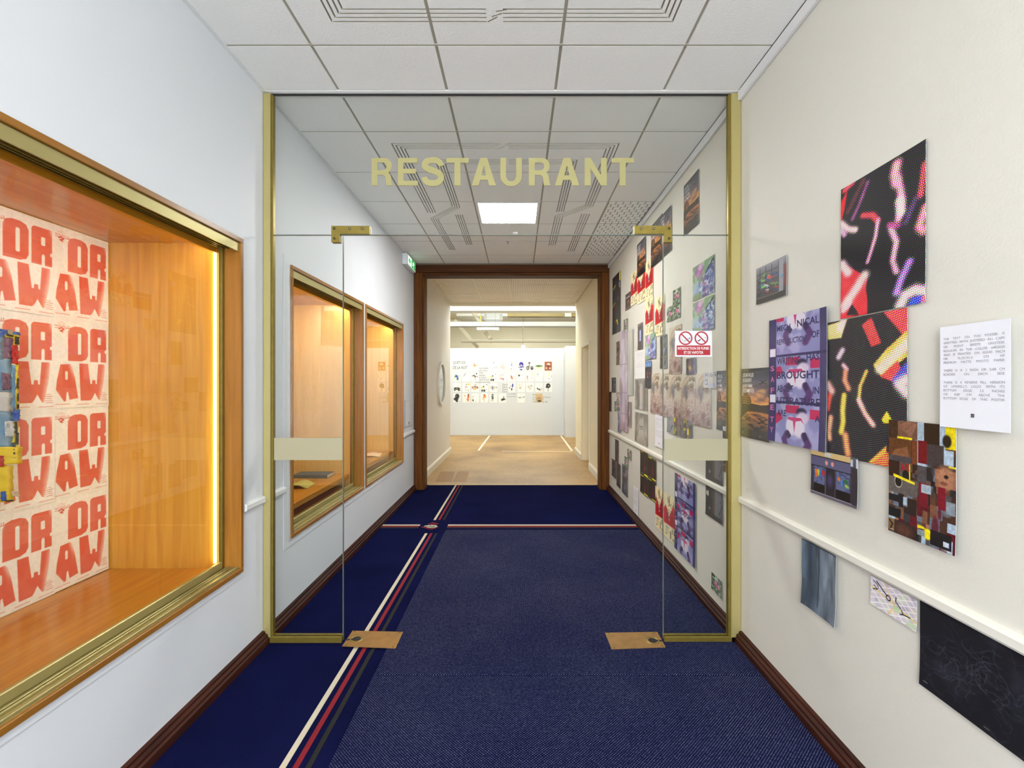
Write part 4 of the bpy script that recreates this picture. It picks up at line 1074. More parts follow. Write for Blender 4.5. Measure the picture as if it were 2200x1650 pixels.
def p_ticket(c):
    c.a[:] = np.array((238, 224, 178))/255; c.shade(c.noise(5, 8, 1, 3), .06)
    pts = [(.0, .36)]; r = np.random.default_rng(4)
    for k in range(9): pts.append(((k+.5)/9, (.34, .26, .33, .40, .44, .36, .22, .17, .24)[k])); pts.append(((k+1)/9, (.30, .31, .40, .47, .40, .30, .2, .22, .26)[k]))
    c.poly(pts+[(1, .66), (0, .70)], (204, 24, 32))
    c.put(smooth(.55, .7, c.noise(5, 9, 5, 3))*(c.Y > .35)*(c.Y < .66), (150, 14, 24), .6)
    for k in range(8):
        y = .34+.04*k; x = .12+.1*r.random(); c.line([(x, y+.01), (x+.35+.4*r.random(), y-.01)], .014, (52, 16, 18), .75)
        c.line([(.55+.1*r.random(), y+.01), (.92, y)], .012, (52, 16, 18), .6)
    c.ell(.45, .42, .06, .05, (60, 150, 150), .9); c.line([(.43, .36), (.47, .56)], .03, (220, 226, 216), .9); c.ell(.46, .5, .05, .03, (40, 110, 120), .8)
    for k in range(9): x, y = r.uniform(.08, .9), r.uniform(.03, .2); c.line([(x, y), (x+r.uniform(-.08, .08), y+.06), (x+r.uniform(-.1, .1), y+.1)], .014, (110, 100, 72), .8)
    c.line([(.5, .02), (.48, .22), (.40, .26)], .02, (96, 88, 66), .8)
    c.rect(.18, .735, .46, .757, (84, 140, 176), .9); c.rect(.18, .765, .40, .776, (84, 140, 176), .7)
    for x0, x1, y0, y1 in ((.70, .77, .70, .82), (.84, .92, .69, .81), (.55, .62, .78, .95), (.14, .3, .90, .925), (.74, .96, .905, .925), (.74, .9, .935, .95)): c.rect(x0, y0, x1, y1, (70, 66, 52), .85)
    for k in range(5): c.rect(.14, .80+.018*k, .44, .806+.018*k, (150, 140, 110), .8)
def p_hydrangea(c, seed=0):
    c.grad([(0, (36, 44, 96)), (.5, (70, 96, 190)), (1, (92, 112, 186))])
    n = c.noise(9, 8, 40+seed, 3); c.put(smooth(.48, .62, n), (168, 202, 244), .9); c.put(smooth(.6, .72, c.noise(14, 12, 60+seed, 2)), (226, 238, 252), .8)
    c.put(smooth(.56, .66, c.noise(8, 9, 21, 3))*(c.X > .45)*(c.Y > .4), (54, 62, 150), .8)
    c.poly([(.5, 0), (1, 0), (1, .12), (.62, .33), (.52, .2)], (26, 30, 62), .9)
    d = (c.Y*1.0 < .78-.75*c.X)*1.0
    for _ in range(2): d = blur3(d)
    c.put(d, (122, 176, 118), 1); c.put(d*smooth(.5, .65, c.noise(6, 6, 3, 3)), (196, 226, 190), .9)
    c.ell(.32, .2, .19, .18, (176, 88, 186), 1, .5); c.ell(.36, .12, .1, .09, (236, 190, 236), .9, .5); c.ell(.28, .28, .09, .07, (214, 140, 214), .8, .5)
    c.ell(.16, .70, .15, .2, (150, 196, 240), .8, .6); c.ell(.2, .92, .26, .09, (130, 168, 96), .9, .5)
    for x, y in ((.52, .48), (.6, .66), (.5, .62), (.68, .82), (.58, .9)): c.ell(x, y, .06, .05, (190, 96, 168), .75, .7)
    for x, y in ((.5, .3), (.54, .42), (.46, .55)): c.ell(x, y, .018, .05, (226, 226, 80), .9, .5, .3)
    g = c.a.mean(-1, keepdims=True); c.a = (c.a*.78+g*.22)*.84+.13  # greyed and lifted: pale glare of the glass painted into the print
def p_flower(c, seed=0):
    c.a[:] = np.array((70, 96, 56))/255
    c.put(smooth(.4, .7, c.noise(4, 4, seed+2, 3)), (140, 170, 112), .8); c.put(smooth(.45, .75, c.noise(6, 5, seed+5, 3)), (44, 62, 38), .8); c.put(smooth(.62, .7, c.noise(8, 9, seed+9, 2)), (226, 238, 222), .8)
    c.ell(.42, .48, .14, .16, (224, 60, 140), 1, .4); c.ell(.68, .56, .11, .13, (236, 120, 176), 1, .4); c.ell(.44, .40, .07, .06, (250, 190, 220), .9, .5); c.ell(.69, .5, .05, .05, (252, 214, 232), .9, .5)
    g = c.a.mean(-1, keepdims=True); c.a = (c.a*.8+g*.2)*.9+.06  # same painted glare veil, a little weaker
PALC = [(70, 42, 30), (96, 58, 38), (120, 78, 54), (58, 54, 56), (78, 74, 76), (40, 36, 38), (112, 14, 30), (90, 12, 26), (168, 188, 206), (44, 30, 26), (150, 104, 78), (24, 22, 24), (104, 112, 124), (60, 60, 66)]
def p_collage(c):
    r = np.random.default_rng(21); c.a[:] = np.array((52, 40, 36))/255
    def split(x0, y0, x1, y1, d):
        if d == 0 or (d < 4 and r.random() < .12):
            c.rect(x0, y0, x1, y1, PALC[r.integers(len(PALC))])
            if r.random() < .45: c.ell(r.uniform(x0, x1), r.uniform(y0, y1), (x1-x0)*.35, (y1-y0)*.4, PALC[r.integers(len(PALC))], .8, .35)
            return
        t = r.uniform(.3, .7)
        if (x1-x0) > (y1-y0)*.9: split(x0, y0, x0+(x1-x0)*t, y1, d-1); split(x0+(x1-x0)*t, y0, x1, y1, d-1)
        else: split(x0, y0, x1, y0+(y1-y0)*t, d-1); split(x0, y0+(y1-y0)*t, x1, y1, d-1)
    split(0, 0, .46, .36, 3); split(.46, 0, 1, .36, 4); split(0, .36, .46, 1, 6); split(.46, .36, 1, 1, 6)
    c.rect(.0, .0, .14, .16, (58, 40, 34)); c.rect(.15, .0, .46, .15, (110, 78, 64)); c.poly([(.15, .05), (.36, .14), (.46, .02), (.3, .0)], (140, 98, 80), .8)
    c.rect(0, .16, .37, .36, (92, 56, 34)); c.poly([(.02, .33), (.1, .26), (.3, .22), (.37, .36)], (128, 84, 56)); c.rect(.0, .31, .37, .36, (70, 66, 72))
    c.rect(.38, .16, .46, .36, (112, 62, 34)); c.rect(.47, .02, .56, .14, (158, 178, 190)); c.rect(.56, 0, .78, .2, (36, 26, 24)); c.rect(.47, .15, .6, .34, (112, 14, 28)); c.rect(.6, .17, .84, .34, (62, 56, 58)); c.rect(.84, .2, .97, .32, (176, 198, 216))
    c.rect(.86, 0, 1, .19, (236, 216, 30)); c.ell(.88, .13, .06, .05, (28, 24, 24)); c.rect(.9, .32, 1, .335, (236, 216, 30))
    c.rect(.14, .14, .38, .158, (240, 222, 30)); c.rect(.0, .36, .18, .5, (44, 24, 22)); c.rect(.0, .5, .46, .64, (96, 88, 84)); c.rect(.18, .36, .34, .5, (84, 76, 70))
    c.text('AD', .2, .37, .34, .44, (160, 24, 30), .05); c.ell(.16, .54, .062, .05, (228, 220, 200), 1, .1); c.ell(.16, .54, .055, .044, (30, 26, 24), 1, .1); c.ell(.28, .47, .055, .045, (28, 24, 24), 1, .1)
    c.poly([(.08, .475), (.42, .515), (.42, .535), (.08, .5)], (240, 220, 30)); c.rect(.335, .37, .35, .52, (240, 220, 30))
    c.rect(.72, .36, 1, .5, (150, 98, 72)); c.ell(.86, .42, .12, .09, (176, 122, 92), 1, .4); c.ell(.87, .41, .03, .015, (40, 28, 24), 1, .4); c.ell(.84, .465, .05, .015, (120, 66, 54), .9, .4)
    c.rect(.48, .5, .62, .7, (112, 14, 30)); c.rect(.52, .51, .66, .58, (164, 178, 190)); c.rect(.76, .5, .86, .68, (126, 14, 34)); c.rect(.87, .6, .99, .7, (138, 148, 158))
    c.rect(.0, .66, .2, .72, (24, 22, 24)); c.rect(.24, .66, .3, .73, (162, 180, 196)); c.rect(.31, .66, .45, .80, (40, 26, 22)); c.rect(.0, .78, .2, .86, (20, 18, 20))
    c.poly([(.47, .855), (.56, .86), (.6, .875), (.47, .885)], (240, 222, 30)); c.ell(.62, .91, .06, .045, (240, 222, 20), 1, .1); c.rect(.47, .89, .58, .94, (130, 142, 148)); c.rect(.66, .86, .95, .98, (26, 20, 20))
    c.rect(.1, .88, .45, 1, (58, 36, 28)); c.ell(.26, .95, .12, .05, (90, 56, 42), .9, .5); c.rect(.0, .88, .1, .98, (124, 92, 56)); c.line([(.02, .9), (.07, .93), (.04, .97)], .01, (40, 30, 24))
    c.rect(.84, .92, .92, .96, (196, 204, 212)); c.rect(.915, .915, .93, .96, (40, 60, 140)); c.rect(.03, .975, .09, .979, (220, 216, 206)); c.rect(.86, .985, .94, .989, (220, 216, 206))
    c.shade(c.noise(40, 60, 5, 2), .14)
def p_collage_far(c):
    c.a[:] = np.array((36, 33, 38))/255; r = np.random.default_rng(3)
    for k in range(46): x, y = r.random(), r.random(); c.rect(x, y, x+r.uniform(.08, .3), y+r.uniform(.03, .09), [(54, 50, 56), (28, 26, 30), (72, 30, 36), (78, 84, 94), (50, 40, 36), (40, 38, 44)][r.integers(6)], .9)
    c.rect(.84, .0, 1, .16, (238, 216, 30)); c.rect(.78, .17, .93, .25, (120, 164, 206)); c.rect(.84, .26, 1, .27, (238, 216, 30)); c.poly([(.05, .2), (.4, .16), (.4, .175), (.05, .225)], (220, 206, 60)); c.poly([(.0, .5), (.35, .45), (.35, .475), (.0, .525)], (230, 212, 40))
    c.line([(.46, .8), (.6, .78), (.66, .86)], .04, (238, 220, 30))
def h1(c):     # smooth channel maps; the halftone dots come from the screen in the material
    a = c.a; a[:] = .03; s = .55
    def st(pts, w, col, al=1.0): c.line(pts, w*.62, col, al, .8)
    c.poly([(0, .10), (.09, .03), (.05, .17), (0, .27)], (255, 20, 25)); st([(.05, .02), (.16, .0)], .05, (240, 60, 80)); st([(.36, .06), (.24, .2), (.16, .27)], .035, (190, 90, 180), .7); st([(.30, .03), (.1, .2)], .05, (150, 60, 70), .5)
    st([(.0, .26), (.1, .33), (.2, .36)], .055, (250, 205, 215)); st([(.0, .31), (.05, .36)], .05, (220, 160, 210)); st([(.3, .28), (.42, .31), (.49, .37)], .05, (235, 60, 75)); st([(.49, .36), (.46, .47), (.40, .57), (.36, .63)], .035, (225, 160, 195))
    st([(.70, .05), (.68, .10), (.70, .17)], .085, (250, 170, 185)); st([(.70, .15), (.74, .22), (.76, .32), (.72, .42)], .06, (240, 160, 195)); st([(.73, .30), (.75, .38)], .07, (250, 225, 232)); st([(.99, .15), (.95, .33)], .05, (210, 80, 90)); st([(1.0, .42), (.94, .52), (.98, .56)], .07, (245, 150, 165))
    st([(.64, .46), (.70, .56), (.66, .68), (.70, .76)], .05, (225, 165, 195)); st([(.62, .43), (.72, .46)], .05, (170, 70, 130), .9); st([(.84, .72), (.75, .82), (.70, .9)], .06, (170, 130, 225)); st([(.9, .34), (.8, .46)], .05, (110, 70, 140), .7)
    c.poly([(0, .56), (.12, .62), (.36, .74), (.34, .82), (.36, .9), (.36, 1), (.0, 1)], (250, 35, 40)); st([(.02, .58), (.1, .66)], .08, (250, 210, 225)); st([(.32, .72), (.06, .9)], .09, (250, 205, 205)); st([(.04, .94), (.12, .9)], .05, (235, 190, 215)); c.poly([(.08, .98), (.16, .9), (.26, 1)], (20, 16, 18))
    st([(.74, .99), (.80, .93), (.9, .91), (1, .93)], .09, (250, 225, 232)); c.poly([(.82, 1), (.86, .96), (.98, .95), (1, 1)], (50, 80, 250)); st([(1, .97), (.99, 1.0)], .05, (250, 120, 120))
    for _ in range(2):
        for k in range(3): c.a[..., k] = blur3(c.a[..., k])
    c.a += (c.noise(12, 20, 8, 2)[..., None]-.5)*.12; np.clip(c.a-.05, .02, 1, c.a)
def h2(c):
    c.a[:] = .08
    def st(pts, w, col, al=1.0): c.line(pts, w*.62, col, al, .8)
    c.poly([(0, .02), (.28, .0), (.2, .13), (.0, .13)], (235, 215, 130)); st([(.18, .06), (.24, .0)], .06, (250, 225, 225)); c.poly([(.48, .06), (.6, .02), (.72, .2), (.60, .22)], (210, 55, 50)); c.poly([(.74, .0), (1, .0), (1, .2)], (240, 70, 70)); c.poly([(.62, .34), (.78, .24), (1, .14), (1, .30), (.72, .42)], (245, 200, 80)); st([(1, .22), (.7, .37)], .08, (250, 228, 205)); c.poly([(.7, .42), (.9, .32), (.94, .38), (.84, .45)], (240, 70, 60)); st([(1, .36), (.88, .44)], .06, (80, 80, 210)); st([(1.0, .44), (.92, .47), (1, .52)], .09, (250, 228, 235))
    st([(.22, .22), (.16, .27)], .05, (210, 185, 215)); st([(.23, .33), (.28, .36)], .04, (230, 170, 190)); st([(.26, .38), (.25, .44), (.30, .5)], .05, (240, 150, 110)); st([(0, .47), (.06, .52)], .07, (240, 170, 165)); st([(.03, .56), (.0, .66)], .05, (235, 80, 60)); st([(.05, .72), (.02, .82), (.03, .88)], .05, (240, 160, 120))
    st([(.24, .55), (.22, .66), (.23, .74), (.20, .82)], .05, (250, 220, 70)); st([(.54, .38), (.46, .48), (.44, .58)], .03, (235, 190, 80)); st([(.44, .58), (.52, .67), (.62, .74)], .045, (250, 190, 175)); c.poly([(.72, .7), (.78, .64), (.86, .72), (.74, .72)], (250, 225, 40)); st([(.26, .84), (.30, .97)], .06, (245, 150, 90)); c.poly([(.56, 1), (.78, .86), (.78, 1)], (240, 165, 60)); c.poly([(.6, 1), (1, .8), (1, 1)], (235, 120, 60))
    for _ in range(2):
        for k in range(3): c.a[..., k] = blur3(c.a[..., k])
    c.a += (c.noise(12, 18, 4, 2)[..., None]-.5)*.14; np.clip(c.a-.05, .06, 1, c.a)
def p_film(c):
    c.a[:] = np.array((52, 46, 96))/255; c.put(smooth(.4, .8, c.noise(2, 5, 1, 2)), (76, 70, 124), .5)
    for (y0, y1) in ((.0, .295), (.315, .665), (.685, 1.02)):
        c.rect(.14, y0, .89, y1, (138, 138, 190)); c.rect(.14, y0, .89, y0+.002, (200, 200, 226)); h = y1-y0
        n = c.noise(6, 10, 7, 3); c.put(smooth(.5, .7, n)*((c.X > .14)&(c.X < .89)&(c.Y > y0)&(c.Y < y1)), (172, 170, 212), .8)
        c.rect(.32, y0+.01, .56, y0+.07, (192, 34, 92)) if y0 > .1 else c.rect(.14, 0, .28, .03, (192, 34, 92))
        if y0 > .1: c.rect(.74, y0+.03, .89, y0+.10, (192, 34, 92)); c.poly([(.14, y0+.08), (.22, y0+.07), (.27, y0+.12), (.14, y0+.17)], (192, 34, 92))
        o = y0 if y0 > .1 else -.13
        # kneeling figure in abstracted, simplified shapes
        c.poly([(.40, o+.17), (.56, o+.14), (.62, o+.22), (.38, o+.25)], (206, 196, 220)); c.ell(.60, o+.055, .085, .03, (40, 32, 70), 1, .3); c.ell(.62, o+.10, .10, .045, (210, 196, 220), 1, .3)
        c.ell(.42, o+.165, .085, .072, (226, 220, 236), 1, .25); c.ell(.57, o+.17, .095, .08, (226, 220, 236), 1, .25); c.poly([(.38, o+.10), (.60, o+.10), (.66, o+.15), (.60, o+.12), (.51, o+.13), (.49, o+.22), (.46, o+.13), (.36, o+.12)], (200, 60, 120))
        c.line([(.36, o+.23), (.31, o+.28), (.36, o+.34)], .045, (84, 52, 110), 1, .35); c.line([(.66, o+.23), (.73, o+.29), (.66, o+.35)], .05, (84, 52, 110), 1, .35); c.poly([(.37, o+.20), (.44, o+.24), (.40, o+.27), (.33, o+.24)], (52, 40, 84)); c.poly([(.62, o+.21), (.68, o+.20), (.72, o+.25), (.66, o+.27)], (52, 40, 84))
    if True:
        c.rect(0, .295, 1, .315, (48, 42, 92)); c.rect(0, .665, 1, .685, (48, 42, 92))
    for y in (.242, .617): c.rect(.02, y, .125, y+.065, (228, 226, 242))
    IN = (44, 38, 84)
    for s, x0, y0, x1, y1 in (('MECH', .15, .06, .40, .105), ('NICAL', .52, .045, .88, .10), ('REPRODUCTION', .15, .17, .66, .215), ('OF', .76, .15, .88, .20), ('WRITING', .15, .318, .58, .375), ('HAS', .68, .312, .88, .36), ('BROUGHT', .15, .43, .88, .49), ('ABOUT', .15, .54, .46, .595), ('IN', .78, .55, .88, .60), ('LITERATURE', .15, .635, .89, .69), ('ARE', .16, .735, .33, .785), ('A', .82, .755, .90, .80)): c.text(s, x0, y0, x1, y1, IN, .02)
    for s, y in (('S', .38), ('A', .47), ('F', .56), ('E', .70), ('T', .80), ('Y', .885)): c.text(s, .03, y, .10, y+.045, (206, 110, 160), .02)
def p_shop(c):
    c.grad([(0, (96, 92, 104)), (.25, (70, 66, 84)), (1, (44, 40, 52))])
    c.poly([(0, 0), (.86, .0), (.86, .12), (0, .12)], (206, 178, 122)); c.rect(.32, .02, .46, .1, (196, 198, 196)); c.rect(0, .12, .86, .34, (92, 90, 122)); c.rect(0, .12, .86, .14, (30, 26, 34)); c.rect(0, .34, .88, .375, (26, 22, 28))
    c.ell(.36, .24, .03, .05, (226, 150, 140)); c.ell(.49, .24, .03, .05, (226, 150, 140)); c.rect(.86, .04, .91, .18, (190, 196, 206)); c.rect(.97, .02, 1, .24, (206, 210, 216))
    c.rect(.07, .36, .32, .74, (96, 104, 142)); c.rect(.57, .36, .85, .74, (96, 104, 142)); c.put(smooth(.52, .64, c.noise(20, 22, 3, 2))*(((c.X > .07)&(c.X < .32))|((c.X > .57)&(c.X < .85)))*(c.Y > .36)*(c.Y < .74), (60, 66, 104), .7)
    for x0, x1, y0, y1, col in ((.09, .15, .42, .62, (226, 110, 40)), (.14, .20, .42, .58, (190, 200, 60)), (.2, .24, .42, .6, (60, 120, 200)), (.25, .32, .42, .55, (196, 30, 44)), (.59, .66, .47, .56, (226, 120, 50)), (.66, .71, .5, .66, (60, 130, 200)), (.72, .82, .48, .58, (50, 110, 70)), (.74, .83, .58, .66, (150, 190, 70))):
        c.poly([(x0, y0+.02), ((x0+x1)/2, y0), (x1, y0+.03), (x1-.01, y1), (x0+.02, y1-.02)], col)
    c.rect(.07, .74, .32, .93, (16, 14, 14)); c.rect(.57, .74, .86, .93, (16, 14, 14)); c.rect(.34, .38, .54, .95, (40, 34, 42)); c.ell(.44, .6, .06, .12, (78, 68, 122), .8, .8); c.rect(.335, .36, .345, .95, (120, 116, 120)); c.rect(.545, .36, .555, .95, (90, 84, 90)); c.rect(.88, .2, 1, .95, (52, 46, 54)); c.rect(.0, .945, 1, 1, (96, 90, 104)); c.rect(0, .935, .9, .95, (150, 146, 152))
def p_graff(c):
    c.grad([(0, (150, 152, 160)), (.2, (110, 106, 112)), (.8, (70, 64, 68)), (1, (84, 80, 76))])
    for k in range(5): c.rect(0, .2+.13*k, .74, .215+.13*k, (50, 44, 48), .9)
    for x in (.12, .32, .52, .74): c.rect(x, .05, x+.018, .8, (48, 44, 48))
    c.rect(.76, .05, .9, .85, (150, 150, 158)); c.rect(.9, .2, 1, .75, (120, 60, 60)); c.rect(0, .85, 1, 1, (52, 46, 44)); c.rect(0, .83, .76, .87, (96, 88, 80))
    r = np.random.default_rng(2)
    for k in range(26):
        x, y = r.uniform(.03, .7), r.uniform(.25, .78); col = [(90, 170, 90), (60, 90, 170), (200, 80, 70), (200, 204, 210), (40, 46, 70), (90, 130, 190)][r.integers(6)]
        c.line([(x, y), (x+r.uniform(.03, .1), y+r.uniform(-.05, .05)), (x+r.uniform(.0, .1), y+r.uniform(.0, .07))], .014, col, .9)
    c.rect(.16, .38, .30, .42, (110, 190, 110)); c.rect(.38, .33, .50, .40, (206, 84, 70)); c.rect(.17, .55, .32, .6, (110, 200, 100)); c.line([(.84, .5), (.9, .44)], .02, (80, 150, 190))
def p_fabric(c):
    c.grad([(0, (84, 96, 108)), (.25, (60, 72, 84)), (.55, (104, 116, 128)), (1, (116, 126, 138))], 'x'); c.shade(c.noise(7, 2, 4, 4), .45)
    c.line([(.5, 0), (.48, .5), (.46, .9)], .008, (40, 46, 54)); c.line([(.25, .02), (.2, .5), (.12, .9)], .06, (52, 62, 72), .5, .9); c.line([(.8, .4), (.7, .62), (.74, .9)], .05, (84, 94, 106), .5, .9); c.rect(0, .6, .08, .95, (66, 76, 86), .6); c.rect(.0, 0, 1, .015, (50, 56, 64))
def p_map(c):
    c.a[:] = np.array((206, 198, 206))/255; r = np.random.default_rng(5)
    for k in range(26): x, y = r.random(), r.random(); c.poly([(x, y), (x+.1, y-.06), (x+.16, y+.06), (x+.05, y+.13)], [(222, 210, 196), (206, 216, 190), (196, 188, 204), (226, 206, 190), (178, 170, 188)][r.integers(5)], .9)
    for k in range(9): o = -.3+.18*k; c.line([(o, 0), (o+.7, 1)], .008, (240, 236, 236)); c.line([(0, o+.7), (1, o)], .007, (240, 236, 236))
    c.line([(.0, .35), (.55, .6), (1, .75)], .012, (232, 204, 112)); c.line([(.3, 0), (.55, .6), (.4, 1)], .01, (232, 196, 130)); c.poly([(.5, .6), (.66, .56), (.62, .78), (.52, .8)], (180, 206, 160), .8); c.poly([(.78, .85), (.98, .8), (.98, .98), (.8, .98)], (190, 212, 168), .8)
    K = (28, 26, 30); c.line([(.14, .1), (.3, .32)], .011, K); c.line([(.08, .28), (.16, .36), (.06, .42)], .008, K); c.ell(.4, .46, .055, .10, K, 1, .1); c.ell(.4, .46, .035, .062, (206, 198, 206), 1, .1); c.line([(.3, .32), (.37, .40)], .011, K); c.line([(.57, .30), (.56, .44), (.66, .58)], .009, K); c.line([(.68, .62), (.72, .72), (.86, .7)], .009, K); c.line([(.72, .72), (.66, .76)], .009, K); c.line([(.07, .12), (.16, .2), (.18, .3)], .007, K)
def p_smoke(c):
    c.a[:] = np.array((24, 24, 29))/255; r = np.random.default_rng(9)
    c.put(smooth(.45, .8, c.noise(4, 3, 2, 4)), (52, 52, 64), .8)
    for k in range(190):
        x, y = (r.normal(.35, .2), r.normal(.52, .16)) if k % 3 else (r.normal(.8, .14), r.normal(.72, .16)); t = r.uniform(0, 6.28); p = [(x, y)]
        for j in range(6): t += r.uniform(-.9, .9); x += .022*math.cos(t); y += .03*math.sin(t); p.append((x, y))
        c.line(p, .0022, (84, 84, 104), r.uniform(.08, .38))
    for x, y in ((.02, .03), (.39, .02), (.46, .03), (.03, .93), (.45, .95)): c.rect(x, y, x+.035, y+.006, (150, 150, 150), .8)
def p_pebble(c, seed=0):
    c.grad([(0, (214, 206, 178)), (.35, (200, 186, 160)), (.6, (190, 164, 148)), (1, (134, 92, 88))]); r = np.random.default_rng(31)
    c.put(smooth(.48, .6, c.noise(5, 7, 6+seed, 3))*(c.Y > .3), (170, 132, 124), .8); c.line([(.05, .35), (.25, .12), (.6, .03), (.95, .02)], .07, (196, 160, 132), .8, .6); c.line([(.1, .5), (.22, .3), (.5, .15)], .06, (160, 136, 96), .7, .7)
    for x, y in ((.62, .12), (.78, .11), (.9, .13), (.66, .25), (.8, .24), (.5, .28)): c.ell(x, y, .07, .045, (110, 74, 52), .85, .5); c.ell(x, y-.008, .03, .018, (214, 196, 110), .8, .5)
    c.ell(.30, .34, .16, .10, (122, 122, 134), .85, .4); c.ell(.34, .46, .1, .09, (112, 104, 116), .7, .5); c.ell(.76, .32, .12, .06, (120, 110, 104), .7, .5); c.ell(.7, .47, .2, .08, (206, 208, 190), .5, .6)
    n = 170 if c.w > 20 else 60
    for k in range(n):
        x, y = r.random(), 1-.52*r.random()**1.2; c.ell(x, y, .018, .0085, [(236, 214, 164), (240, 226, 190), (222, 186, 150)][r.integers(3)], .85, .4)
    c.ell(.5, .8, .14, .06, (124, 66, 74), .6, .6); c.ell(.85, .9, .12, .05, (112, 58, 60), .6, .6)
    g = c.a.mean(-1, keepdims=True); c.a = c.a*.7+g*.3
def p_door(c):
    c.grad([(0, (44, 42, 40)), (.4, (50, 44, 40)), (.5, (84, 62, 46)), (.56, (104, 104, 108)), (1, (72, 72, 78))], 'x'); c.put(smooth(.5, .7, c.noise(4, 4, 3, 3))*(c.X < .5), (34, 34, 34), .8)
    c.ell(.72, .35, .3, .5, (122, 124, 130), .6, .7); c.rect(.04, .18, .09, .33, (232, 230, 222)); c.rect(.12, .17, .17, .34, (236, 234, 226)); c.ell(.24, .72, .05, .05, (140, 150, 160), .8); c.line([(.8, .75), (.97, .42)], .02, (54, 52, 54)); c.ell(.86, .34, .02, .04, (40, 40, 42)); c.rect(.48, .02, .55, .9, (92, 60, 42), .6); c.rect(0, .85, 1, 1, (46, 44, 44), .8)
def p_lilac(c):
    c.grad([(0, (190, 176, 190)), (.2, (200, 192, 204)), (.45, (196, 184, 200)), (.7, (178, 170, 190)), (1, (170, 146, 160))]); c.shade(c.noise(5, 7, 12, 4), .28); c.put(smooth(.52, .7, c.noise(3, 5, 2, 3)), (150, 112, 126), .5); c.line([(.5, .1), (.55, .9)], .12, (222, 216, 230), .6, .9)
    for y in (.34, .62, .83): c.rect(0, y-.004, 1, y+.004, (140, 130, 142), .7)
def p_pale(c): c.grad([(0, (176, 178, 164)), (.3, (206, 206, 196)), (.7, (186, 188, 178)), (1, (170, 172, 164))], 'x'); c.shade(c.noise(5, 2, 1, 3), .2)
def p_legs(c): c.a[:] = np.array((150, 146, 140))/255; c.shade(c.noise(4, 5, 1, 3), .2); c.line([(.18, 0), (.3, 1)], .09, (96, 92, 90), .7, .8); c.line([(.82, 0), (.74, 1)], .1, (112, 106, 100), .7, .8); c.line([(.5, .2), (.5, 1)], .13, (196, 196, 194), .8, .8); c.line([(.62, .3), (.7, .8)], .02, (196, 150, 110), .7); c.rect(.34, .35, .42, .5, (206, 190, 170), .8); c.line([(.35, .2), (.36, .9)], .03, (120, 88, 74), .7)
def p_tunnel(c): c.grad([(0, (136, 130, 120)), (.6, (176, 172, 160)), (1, (110, 96, 78))]); c.shade(c.noise(5, 6, 4, 3), .2); c.poly([(.46, .05), (.62, .05), (.9, 1), (.1, 1)], (196, 192, 180), .5, blur=1) if False else c.put(blur3(c.poly([(.46, .05), (.62, .05), (.95, 1), (.08, 1)], None, mask_only=True)), (196, 194, 184), .6); c.ell(.52, .08, .08, .1, (110, 104, 98), .7, .6); c.line([(.2, 0), (.03, 1)], .07, (100, 92, 84), .5, .9); c.rect(.42, .42, .62, .46, (96, 92, 90), .8); c.rect(.44, .5, .6, .53, (96, 92, 90), .8); c.line([(.36, .4), (.2, .8)], .01, (100, 96, 92)); c.line([(.64, .4), (.84, .8)], .01, (100, 96, 92))
def p_yellow(c):
    c.a[:] = np.array((30, 24, 24))/255; c.ell(.58, .55, .14, .3, (92, 26, 46), .9, .8); c.ell(.6, .7, .12, .12, (120, 30, 60), .8, .7); c.put(smooth(.5, .7, c.noise(4, 5, 2, 3)), (48, 38, 34), .5)
    Y = (232, 220, 36); c.rect(.05, .02, .42, .065, Y); c.rect(.58, .035, .97, .05, Y, .8); c.rect(.5, .9, .97, .965, Y); c.rect(.05, .93, .38, .945, Y, .7); c.rect(.96, 0, 1, 1, (150, 140, 30), .6)
def p_page(c):
    c.a[:] = np.array((233, 234, 240))/255; r = np.random.default_rng(3)
    for k in range(13):
        if k in (7,): continue
        y = .12+.045*k; x = .1
        while x < .86: w = r.uniform(.04, .12); c.rect(x, y, min(x+w, .9), y+.013, (150, 148, 158), .75); x += w+r.uniform(.03, .09)
    c.rect(.46, .86, .53, .89, (60, 52, 60))
def p_grid(c):
    c.a[:] = np.array((234, 234, 232))/255
    for k in range(9): c.rect(.08, .08+.062*k, .92, .086+.062*k, (176, 178, 182), .8)
    for k in range(5): c.rect(.1+.19*k, .05, .108+.19*k, .6, (190, 192, 196), .6)
    c.ell(.25, .84, .02, .012, (130, 130, 130)); c.ell(.7, .84, .02, .012, (130, 130, 130))
def p_portrait(c): c.grad([(0, (110, 102, 106)), (1, (92, 82, 80))]); c.rect(.1, .1, .9, .96, (84, 74, 78)); c.rect(.34, .26, .66, .70, (150, 164, 210)); c.rect(.42, .3, .56, .66, (190, 202, 232), .8); c.rect(.05, .0, .95, .08, (130, 120, 112)); c.rect(.3, .70, .7, .74, (52, 46, 48)); c.shade(c.noise(6, 8, 4, 2), .12)
def p_dark(c, tint=(66, 60, 68), seed=0): c.a[:] = np.array(tint)/255; c.shade(c.noise(5, 4, seed, 3), .45); c.put(smooth(.58, .72, c.noise(4, 6, seed+4, 3)), tuple(min(int(q*1.8), 255) for q in tint), .6); c.line([(.3, 0), (.26, 1)], .05, tuple(q//2 for q in tint), .6, .9)
def p_two(c): c.rect(0, 0, .5, 1, (92, 84, 76)); c.rect(.5, 0, 1, 1, (108, 112, 116)); c.put(smooth(.5, .66, c.noise(5, 6, 3, 3))*(c.X > .5)*(c.Y < .6), (150, 166, 210), .8); c.put(smooth(.5, .62, c.noise(4, 6, 9, 3)), (58, 50, 44), .6); c.rect(0, .62, 1, .68, (150, 122, 92), .5); c.rect(.49, 0, .51, 1, (180, 178, 170))
